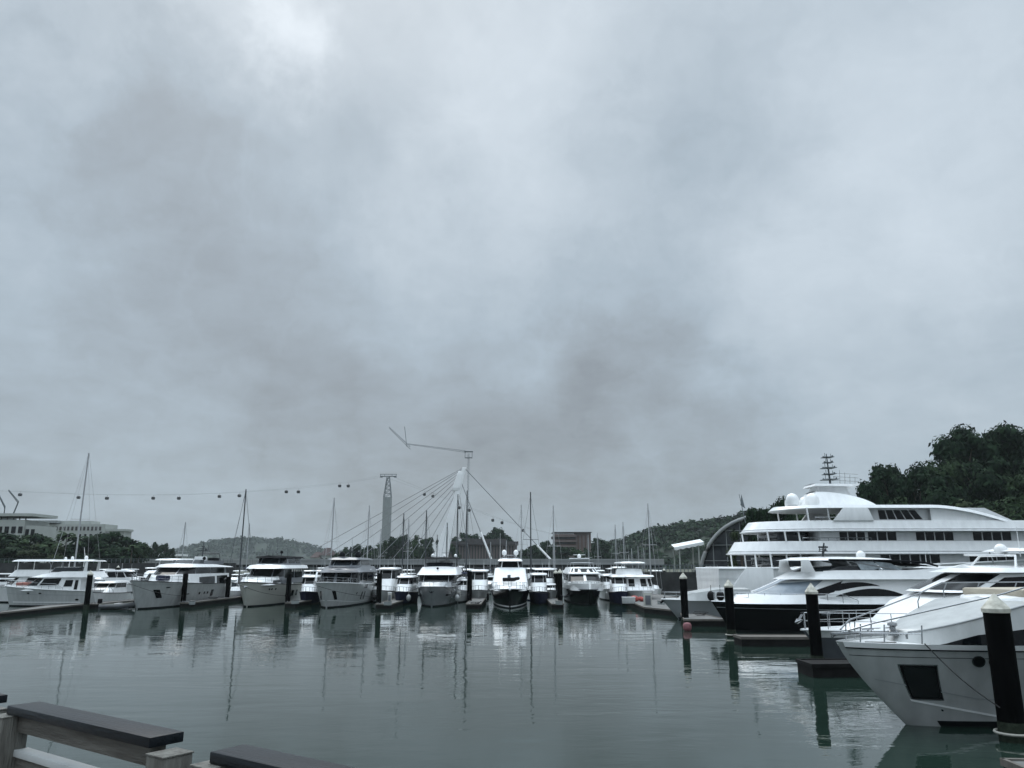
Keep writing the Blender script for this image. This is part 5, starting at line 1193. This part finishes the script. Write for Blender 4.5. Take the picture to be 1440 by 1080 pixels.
lp = [(-80, 686), (0, 690.5), (111, 695), (216, 696), (310, 693.5), (403, 687), (485, 678), (536, 669)]
lq = [(-80, 688), (29, 691), (151, 696), (252, 696), (337, 692.5), (420, 687), (492, 678.5), (549, 669)]
rp_ = [(536, 669), (590, 688), (640, 707), (690, 726), (735, 741), (790, 755)]; rq = [(549, 669), (606, 692), (655, 711), (705, 730), (750, 744), (805, 757)]
for lab, pts, dy in (('far cable car rope running left from the concrete tower', lp, 6), ('near cable car rope running left from the concrete tower', lq, -6), ('far cable car rope descending right from the concrete tower', rp_, 6), ('near cable car rope descending right from the concrete tower', rq, -6)):
    rope(lab, [at(x, y, CY + (dy if 1 else 0)) for x, y in pts])
def on(pts, px):
    for (a, b_), (c, d) in zip(pts, pts[1:]):
        if a <= px <= c: return b_ + (d - b_) * (px - a) / (c - a)
    return pts[-1][1]
gon = None
for i, (px, pts, dy) in enumerate([(29, lq, -6), (111, lp, 6), (151, lq, -6), (216, lp, 6), (252, lq, -6), (309, lp, 6), (337, lq, -6), (403, lp, 6), (420, lq, -6), (478, lp, 6), (490, lq, -6),
                     (597, rp_, 6), (609, rq, -6), (646, rp_, 6), (660, rq, -6), (693, rp_, 6), (706, rq, -6), (735, rp_, 6), (777, rp_, 6), (783, rq, -6)]):
    p = at(px, on(pts, px), CY + dy)
    if gon is None:
        gon = empty('cable_car_cabin', 'x', 'cable car', p, 0, 'cable car cabins')
        MB().rings([[(a * w, b_ * w, z) for a, b_ in ((-1, -.8), (-.8, -1), (.8, -1), (1, -.8), (1, .8), (.8, 1), (-.8, 1), (-1, .8))] for z, w in ((-3.9, .8), (-3.6, 1.1), (-2.7, 1.25), (-1.7, 1.1), (-1.45, .7))]).build('cabin', 'cabin', gon, bevel=.05)
        MB().tube([(0, 0, -1.5), (.25, 0, -.8), (0, 0, 0)], .1, 6).build('hanger', 'lattice', gon)
        o = gon
    else: o = copy_tree(gon); o.location = p
    side = 'left of the concrete tower' if px < 540 else 'right of the concrete tower'
    L_ = [29, 111, 151, 216, 252, 309, 337, 403, 420, 478, 490]; R_ = [597, 609, 646, 660, 693, 706, 735, 777, 783]
    nm = ['first', 'second', 'third', 'fourth', 'fifth', 'sixth', 'seventh', 'eighth', 'ninth', 'tenth', 'eleventh']
    o['label'] = ('small dark cable car cabin %s, %s from the %s' % (side, nm[(L_ if px < 540 else R_).index(px)], 'left edge' if px < 540 else 'tower'))

# ------------------------------------------------------------------ cranes
KY = 560.0
k0, k1 = at(657, 790, KY), at(657, 640, KY)
t = empty('tower_crane', 'hazy tower crane rising behind the bridge pylon with a long jib reaching left', 'crane', (k0.x, KY, 1))
zz = k1.z
lattice(MB(), .5, .5, 0, zz, 40, .06).build('mast', 'lattice', t)
kb = MB(); kb.box((0, 0, zz + 1.5), (6.4, 2.4, .6)); kb.box((0, 0, zz - 3), (5.4, 2.4, .4))
for x in (-2.6, 2.6): kb.box((x, 0, zz - .8), (.3, .3, 4.6))
kb.build('slewing_cab', 'lattice', t)
e1 = at(574, 625, KY) - Vector((k0.x, KY, 1)); s1 = Vector((-2, 0, zz + 1))
def truss(b, a, e, n, d, r=.13):
    up = Vector((0, 0, d)); pr_ = None
    b.tube([a, e], r, 5); b.tube([a + up, e + up * .5], r, 5)
    for k in range(n):
        b.tube([lerp(a, e, k / n), lerp(a + up, e + up * .5, (k + .5) / n)], r * .6, 4); b.tube([lerp(a + up, e + up * .5, (k + .5) / n), lerp(a, e, (k + 1) / n)], r * .6, 4)
    return b
truss(MB(), s1, e1, 18, 1.2).build('jib', 'lattice', t)
e2 = at(547, 602, KY) - Vector((k0.x, KY, 1)); e3 = at(577, 632, KY) - Vector((k0.x, KY, 1))
j2 = truss(MB(), e3, e2, 9, 2.0); j2.tube([at(569, 600, KY) - Vector((k0.x, KY, 1)), at(572, 628, KY) - Vector((k0.x, KY, 1))], .2, 5); j2.tube([at(560, 612, KY) - Vector((k0.x, KY, 1)), e1], .12, 4); j2.build('fly_jib', 'lattice', t)
QY = 330.0
for pts, lab in ((((4, 735), (7, 713), (-6, 688)), 'luffing crane with jib leaning left behind the pale building'), (((15, 735), (26, 706), (12, 690)), 'luffing crane with short jib behind the pale building roof, right one')):
    a = at(*pts[0], QY); t = empty('luffing_crane', lab, 'crane', (a.x, QY, 1)); o = Vector((a.x, QY, 1)); P_ = [at(x, y, QY) - o for x, y in pts]
    lattice(MB(), .8, .8, 0, P_[0].z + 1, 10, .12).build('mast', 'lattice', t)
    kb = MB(); kb.box(P_[0] + Vector((0, 0, 1.4)), (3.4, 2, 1.8)); truss(kb, P_[0] + Vector((0, 0, 1)), P_[1], 6, 1.0, .2); truss(kb, P_[1] - Vector((0, 0, .5)), P_[2], 6, .8, .18); kb.build('jib', 'lattice', t)

# ------------------------------------------------------------------ buildings
def block(parent, name, m, px0, px1, y0, Y, depth, zb=1.5, off=0):
    a, c = at(px0, 790, Y).x, at(px1, 790, Y).x; z = at((px0 + px1) / 2, y0, Y).z
    MB().box(((a + c) / 2 - parent.location.x, depth / 2 + off, (z + zb) / 2 - parent.location.z), (c - a, depth, z - zb)).build(name, m, parent, smooth=0); return a, c, z
def openings(parent, a, c, z0, z1, Y, n, m='glass', name='window', w=.62, dy=-.06):
    for k in range(n):
        x = lerp(a, c, (k + .5) / n); wd = (c - a) / n * w
        MB().box((x - parent.location.x, dy, (z0 + z1) / 2 - parent.location.z), (wd, .12, z1 - z0)).build(name, m, parent, smooth=0)
def building(label, px0, Y, px1, name='apartment_building'):
    return empty(name, label, 'building', (at((px0 + px1) / 2, 790, Y).x, Y, 0))
Y = 262
t = building('pale low apartment building with roof terrace at the far left edge', -40, Y, 42)
a, c, z = block(t, 'wall', 'wall', -60, 27, 731, Y, 14); openings(t, a, c, z - 4.4, z - 2.2, Y, 9); openings(t, a, c, z - 8.4, z - 6.0, Y, 9)
a, c, z2 = block(t, 'roof_slab', 'wall', -62, 38, 722, Y, 15, zb=z + 1.2, off=-.8); openings(t, a + 1, c - 2, z - .1, z + 1.2, Y, 10, 'roofdark', 'terrace_post', .2, 1)
a, c, z = block(t, 'wing', 'wall', 27.2, 43, 739, Y, 12, off=.4); openings(t, a, c, z - 3.6, z - 1.2, Y, 2, dy=.34)
Y = 285
t = building('long pale flat roofed apartment building behind the left palms', 44, Y, 160)
a, c, z = block(t, 'wall', 'wall', 44, 142, 737, Y, 9); openings(t, a, lerp(a, c, .22), z - 3.2, z - 1.2, Y, 2, w=.85); openings(t, a + 1, c - 1, z - 2.3, z - .9, Y, 16, 'roofdark', w=.5); openings(t, lerp(a, c, .3), c, z - 6.0, z - 3.6, Y, 9, w=.4)
a, c, z = block(t, 'upper_storey', 'wall', 60, 118, 732, Y, 6, zb=z, off=2)
a, c, z = block(t, 'roof_slab', 'wallgrey', 40, 74, 732, Y, 10, zb=z - .9, off=-.9)
t = building('small pale apartment block at the right end of the left bank row', 158, Y, 186)
a, c, z = block(t, 'wall', 'wall', 148, 171, 747, Y, 5); openings(t, a, c, z - 3.8, z - 1.6, Y, 3, w=.5); block(t, 'roof_slab', 'wall', 146, 173, 744, Y, 6, zb=z, off=-.7)
Y = 400
t = building('low white pavilion with open bays behind the trees right of the left bank', 218, Y, 252, 'pavilion')
a, c, z = block(t, 'roof', 'awning', 218, 250, 779, Y, 12, zb=at(230, 782, Y).z); openings(t, a, c, 1.6, z - 1.2, Y, 6, 'wall', 'column', .25, .8); block(t, 'back_wall', 'wallgrey', 219, 249, 782, Y, 4, off=6)
Y = 470
for px0, px1, ye, yr, lab in ((436, 452, 784, 776, 'small red roofed house left of the cable car tower, leftmost of three'), (449, 468, 781, 770, 'small red roofed house with tallest gable left of the cable car tower'), (466, 484, 784, 777, 'small red roofed house nearest the cable car tower')):
    t = building(lab, px0, Y, px1, 'red_roofed_house'); a, c, z = block(t, 'wall', 'wall', px0 + 1, px1 - 1, ye, Y, 9); openings(t, a, c, z - 3.2, z - 1.6, Y, 3, w=.4)
    ox_ = t.location.x; zr = at(px0, yr, Y).z
    MB().add([(a - .7 - ox_, -.8, z), (c + .7 - ox_, -.8, z), (c + .7 - ox_, 10, z), (a - .7 - ox_, 10, z), (lerp(a, c, .3) - ox_, 4.5, zr), (lerp(a, c, .7) - ox_, 4.5, zr)], [(0, 1, 5, 4), (1, 2, 5), (2, 3, 4, 5), (3, 0, 4), (3, 2, 1, 0)]).build('roof', 'roofred', t, smooth=0)
Y = 450
t = building('long brown colonnaded building with dark flat roof behind the bridge pylon', 628, Y, 728, 'colonnaded_building')
a, c, z = block(t, 'wall', 'tan', 630, 727, 766, Y, 16); block(t, 'roof', 'roofdark', 626, 729, 761.5, Y, 20, zb=z, off=-2); openings(t, a, c, 2, z - .6, Y, 24, 'roofdark', 'bay', .5, -.1); block(t, 'roof_storey', 'roofdark', 655, 712, 757.5, Y, 8, zb=z + 1.5, off=4)
Y = 460
t = building('broad brown block of stacked terraces right of the sport fisher', 778, Y, 832, 'terraced_block')
a, c, z = block(t, 'wall', 'brown', 780, 811, 751, Y, 16)
for k in range(5): MB().box(((a + c) / 2 - t.location.x, -.7, z - 1.2 - k * 2.9), (c - a, 1.6, .9)).build('balcony', 'tan', t, smooth=0); MB().box(((a + c) / 2 - t.location.x, -.05, z - 2.4 - k * 2.9), (c - a - 1, .14, 1.3)).build('window_band', 'roofdark', t, smooth=0)
a, c, z = block(t, 'wing', 'tan', 811.2, 832, 749, Y, 14, off=1); openings(t, a, c, 5, z - 1.5, Y, 4, 'brown', 'recess', .4, .9); block(t, 'roof', 'roofdark', 778, 833, 748, Y, 18, zb=z, off=-.6)

# glass vault and canopy on the right shore
Y = 135
g0 = at(986, 800, Y); rad = at(1056, 726, Y).z - 1.9; cxv = g0.x + rad
t = empty('glass_vault_building', 'glass barrel vault building with pale curved rim, left of the large yacht', 'building', (cxv, Y, 1.9), R(-24))
def arc(r, n=28, y=0): return [(-r * math.cos(math.pi * i / n), y, r * math.sin(math.pi * i / n)) for i in range(n + 1)]
MB().prism([(p[0], p[2]) for p in arc(rad - .25)], .3, .4).build('glazing', 'greyglass', t, smooth=0)
MB().grid([arc(rad, y=-.5), arc(rad, y=26)]).build('vault_roof', 'wallgrey', t); MB().tube(arc(rad, y=-.4), .32, 8).build('rim', 'bridge', t)
mu = MB()
for k in range(1, 9): x = -rad + 2 * rad * k / 9; mu.box((x, .22, math.sqrt(rad ** 2 - x * x) / 2), (.12, .14, math.sqrt(rad ** 2 - x * x)))
for zf in (.3, .55, .78): mu.box((0, .22, rad * zf), (2 * rad * math.sqrt(1 - zf * zf) - .3, .13, .1))
mu.build('mullion', 'wallgrey', t, smooth=0)
MB().prism([(-rad - .1, 0), (-rad + 6.2, 0), (-rad + 6.2, 1.4), (-rad - .1, 1.4)], -2.0, -.6).build('entrance_lobby', 'wallgrey', t, smooth=0)
a0 = at(948, 768, 128)
t = empty('canopy', 'white scalloped fabric canopy on slim posts left of the glass vault', 'canopy', (a0.x, 128, 1.9)); zc = a0.z - 1.9; w_ = at(990, 768, 128).x - a0.x
MB().grid([[(w_ * i / 10, y, zc - .2 + .9 * i / 10 + (.5 if 0 < y < 5 else 0)) for i in range(11)] for y in (0, 2.5, 5)]).build('fabric', 'awning', t)
MB().grid([[(w_ * i / 10, 0, zc - .2 + .9 * i / 10 - ((.42 + .14 * (i % 2)) if k else 0)) for i in range(11)] for k in (0, 1)]).build('valance', 'awning', t)
for x, y in ((.9, .4), (.9, 4.6), (w_ - .8, .4), (w_ - .8, 4.6)): MB().tube([(x, y, 0), (x, y, zc)], .12, 8).build('post', 'wall', t)
# sea wall and fences
def seawall(label, px0, px1, Y, y0, name='sea_wall'):
    a, c, z = at(px0, 790, Y).x, at(px1, 790, Y).x, at((px0 + px1) / 2, y0, Y).z
    o = MB(); n = max(6, int((c - a) / 3)); rr = random.Random(5)
    o.grid([[(a + (c - a) * i / n, (.5 if j else -.6) + rr.uniform(-.15, .15), lerp(-.5, z, j / 3) if j < 3 else z) for i in range(n + 1)] for j in range(4)])
    o.box(((a + c) / 2, .9, z / 2), (c - a, 1.0, z + .1)); o = o.build(name, 'stone', smooth=0); o.location.y = Y; tag(o, label, 'sea wall'); return a, c, z
def fence(label, a, c, Y, z, n, hgt=1.1):
    t = empty('railing_fence', label, 'fence', (a, Y, z)); MB().box(((c - a) / 2, 0, hgt), (c - a, .08, .08)).build('handrail', 'lattice', t); MB().box(((c - a) / 2, 0, hgt * .55), (c - a, .05, .05)).build('mid_rail', 'lattice', t)
    for k in range(n + 1): MB().box(((c - a) * k / n, 0, hgt / 2), (.09, .09, hgt)).build('post', 'lattice', t)
a, c, z = seawall('dark stone sea wall below the canopy on the right shore', 872, 1010, 122, 805); fence('dark railing along the right sea wall under the canopy', a + .3, c, 122.6, z, 26)
a, c, z = seawall('dark quay wall along the left bank under the trees', -60, 330, 205, 792); fence('thin railing along the left quay', a + 1, c - 1, 206, z, 60)
seawall('low dark revetment below the far trees behind the bridge', 250, 900, 424, 794.5)

# ------------------------------------------------------------------ trees
RG = 'dense dark trees on the right shore'
rt = [('round', 1246, 648, 150, 62), ('spread', 1285, 655, 146, 70), ('round', 1222, 672, 140, 50), ('loose', 1320, 634, 152, 66), ('spread', 1348, 602, 158, 84), ('round', 1392, 595, 160, 92), ('spread', 1436, 604, 158, 86),
      ('round', 1376, 640, 148, 84), ('loose', 1424, 650, 146, 80), ('spread', 1320, 668, 142, 80), ('round', 1470, 640, 150, 90), ('loose', 1260, 690, 136, 74), ('bush', 1330, 700, 134, 90), ('loose', 1400, 690, 136, 86), ('bush', 1440, 680, 132, 74), ('bush', 1290, 712, 130, 90), ('bush', 1380, 715, 130, 90)]
desc = ['rounded dark tree at the left end of the right hand mass', 'wide dark tree second from the left in the right hand mass', 'low dark tree just behind the yacht mast', 'loose topped tree on the left shoulder of the tallest clump', 'tall spreading tree left of the highest crown', 'highest round dark crown of the right hand trees', 'tall spreading tree at the right edge',
        'dark round tree below the highest crown', 'mid green tree at the right edge, below the tall one', 'spreading dark tree above the yacht roof', 'dark tree partly cut by the right edge', 'mid green low tree beside the yacht mast base', 'olive bushy tree above the swept yacht roof', 'mid green tree above the yacht bow deck', 'olive bush at the right edge above the yacht', 'olive bush behind the yacht bridge roof', 'olive bush low behind the yacht, right of its bridge roof']
for (k, px, yt, Y, w), d_ in zip(rt, desc):
    X = at(px, 760, Y).x; tree_px(k, d_, px, yt, Y, w, RG, base=max(1.9, ground_z(nr, X, Y) - .5))
for (k, px, yt, Y, w), d_ in zip([('round', 1062, 712, 122, 46), ('spread', 1096, 702, 126, 54), ('bush', 1040, 742, 120, 40), ('loose', 1120, 712, 124, 50), ('round', 1150, 700, 130, 60), ('loose', 1190, 705, 128, 56)],
        ['dark tree between the glass vault and the yacht stern', 'dark spreading tree left of the yacht satellite domes', 'low bush against the glass vault', 'mid green tree behind the yacht satellite domes', 'dark tree hidden behind the yacht sun deck', 'mid green tree behind the yacht radar tower']):
    tree_px(k, d_, px, yt, Y, w, RG, base=1.9)
for i, (k, px, yt, Y, w) in enumerate([('spread', 1500, 612, 160, 90), ('round', 1560, 606, 165, 96), ('loose', 1620, 622, 160, 90), ('round', 1690, 630, 165, 96), ('spread', 1770, 640, 168, 96)]):
    tree_px(k, 'dark tree continuing the shore row past the right picture edge, %s of five' % ORD[i], px, yt, Y, w, RG, base=1.9)
LG = 'trees along the left bank'
lt = [(6, 748, 238, 46), (30, 752, 232, 44), (55, 750, 236, 44), (78, 756, 230, 36), (134, 752, 232, 44), (158, 747, 238, 48), (180, 755, 234, 40), (196, 764, 240, 32), (112, 764, 226, 40), (46, 766, 224, 40), (14, 770, 222, 40), (168, 770, 224, 40), (92, 770, 222, 40), (142, 772, 222, 36)]
ld = ['tree at the left edge before the pale building', 'tree below the terrace of the pale building', 'bushy tree before the gap between the left buildings', 'small tree left of the palm', 'tree right of the palm', 'largest dark tree on the left bank', 'tree before the small pale block', 'last low tree at the right end of the left bank',
      'low tree under the palm', 'low bushy tree above the trawler windscreen', 'low bushy tree above the trawler bow', 'low tree above the white flybridge cruiser', 'low shrub tree behind the trawler bimini', 'low shrub tree above the trawler stern']
for (px, yt, Y, w), d_, k in zip([(a_, b_ - 4, c_, d__ * 1.25) for a_, b_, c_, d__ in lt], ld, ['far', 'far_loose', 'far', 'far_loose', 'far', 'far', 'far', 'far_loose', 'far', 'bush', 'far', 'far', 'bush', 'far']): tree_px(k, d_, px, yt, Y, w, LG, base=1.6)
for (px, yt, Y, w), d_ in zip([(219, 759, 380, 18), (233, 761, 380, 20), (210, 768, 360, 18), (243, 768, 385, 14)], ['round tree above the white pavilion, left of two', 'round tree above the white pavilion, right of two', 'lower tree left of the white pavilion', 'small tree at the right end of the white pavilion']): tree_px('far', d_, px, yt, Y, w, LG, base=1.6)
CG = 'trees beyond the bridge'
ct = [(488, 767, 24), (503, 762, 26), (520, 764, 24), (537, 757, 26), (553, 751, 28), (570, 748, 28), (588, 749, 28), (604, 752, 26), (618, 756, 24), (600, 762, 26), (560, 764, 30), (475, 776, 24), (638, 762, 22), (752, 763, 22), (768, 757, 24), (760, 768, 26), (779, 762, 20), (740, 770, 22), (528, 772, 26), (580, 770, 28), (790, 766, 32), (812, 767, 34), (840, 753, 32), (850, 760, 24), (826, 768, 20)]
cdn = ['tree just left of the cable car tower', 'tree immediately beside the cable car tower foot', 'tree between cable car tower and grey topped yacht', 'tree right of the cable car tower foot', 'tall tree left of the pylon, first of the high group', 'highest tree left of the pylon', 'broad tree left of the pylon', 'tree touching the pylon on its left', 'tree at the pylon foot', 'lower tree before the pylon foot', 'lower tree above the white cabin boats', 'low tree before the red roofed houses', 'tree at the left corner of the colonnaded building', 'tree between the two brown buildings, left one', 'tallest tree between the two brown buildings', 'lower tree between the two brown buildings', 'tree against the left corner of the terraced block', 'tree at the right corner of the colonnaded building', 'low tree under the cable car tower on its right', 'low tree above the silver yacht', 'low tree before the left part of the terraced block', 'low tree before the middle of the terraced block', 'tree at the right end of the terraced block', 'second tree right of the terraced block', 'low tree before the right wing of the terraced block']
for i, ((px, yt, w), d_) in enumerate(zip(ct, cdn)): tree_px('far' if i % 3 else 'far_loose', d_, px, yt, 428 + (i * 7) % 18, w, CG, base=1.6)
for (px, yt, w), d_ in zip([(652, 748, 18), (668, 750, 20), (682, 752, 18), (698, 740, 22), (712, 751, 18), (690, 748, 18), (640, 754, 16)], ['hazy tall tree above the colonnade, leftmost', 'hazy tree above the colonnade, second from left', 'hazy tree above the middle of the colonnade', 'tallest hazy tree above the colonnade', 'hazy tree above the right end of the colonnade', 'hazy tree left of the tallest one above the colonnade', 'hazy tree rising behind the pylon, above the colonnade']): tree_px('far', d_, px, yt - 3, 520, w * 1.55, CG, base=1.6)
def palm(label, px, yt, Y):
    p = at(px, yt, Y); t = empty('palm_tree', label, 'palm', (p.x, Y, 1.6), 0, 'palms on the left bank'); z = p.z - 1.6; rr = random.Random(px)
    MB().tube([(0, 0, 0), (.15, 0, z * .5), (.1, .1, z - 1.4)], [.28, .2, .16], 8).build('trunk', 'bark', t)
    f = MB()
    for k in range(18):
        a = rr.uniform(0, 6.28); e = rr.uniform(-.1, 1.0); ln = rr.uniform(2.6, 3.8); d = Vector((math.cos(a), math.sin(a), 0)); s_ = Vector((-d.y, d.x, 0)); rows = []
        for i in range(7):
            q = i / 6; c_ = Vector((.1, .1, z - 1.4)) + d * ln * q + Vector((0, 0, ln * (e * q - .75 * q * q))); w = .55 * math.sin(math.pi * (.12 + .86 * q))
            rows.append([c_ - s_ * w - Vector((0, 0, w * .7)), c_, c_ + s_ * w - Vector((0, 0, w * .7))])
        f.grid(rows)
    f.build('crown', 'leaf2', t, smooth=0, recalc=False)
for px, yt, lab in ((95, 744, 'tall palm before the long pale building, left of the tall mast'), (107, 752, 'shorter palm beside the tall one on the left bank'), (70, 762, 'low palm above the trawler bimini'), (186, 764, 'palm at the right end of the left bank')): palm(lab, px, yt, 225)

# ------------------------------------------------------------------ the damp air
hz = MB().box((0, 1100, 89), (6400, 5000, 180)).build('haze', 'white', smooth=0)
hm = bpy.data.materials.new('haze_air'); hm.use_nodes = True; nt = hm.node_tree; nt.nodes.clear()
vo = nt.nodes.new('ShaderNodeVolumePrincipled'); vo.inputs['Color'].default_value = (.62, .68, .71, 1); vo.inputs['Density'].default_value = 0.00012; vo.inputs['Anisotropy'].default_value = 0.2
ou = nt.nodes.new('ShaderNodeOutputMaterial'); nt.links.new(vo.outputs[0], ou.inputs['Volume'])
hz.data.materials.clear(); hz.data.materials.append(hm); hz.visible_shadow = True
tag(hz, 'thin grey haze over the harbour', 'haze', kind='stuff'); hz.display_type = 'WIRE'
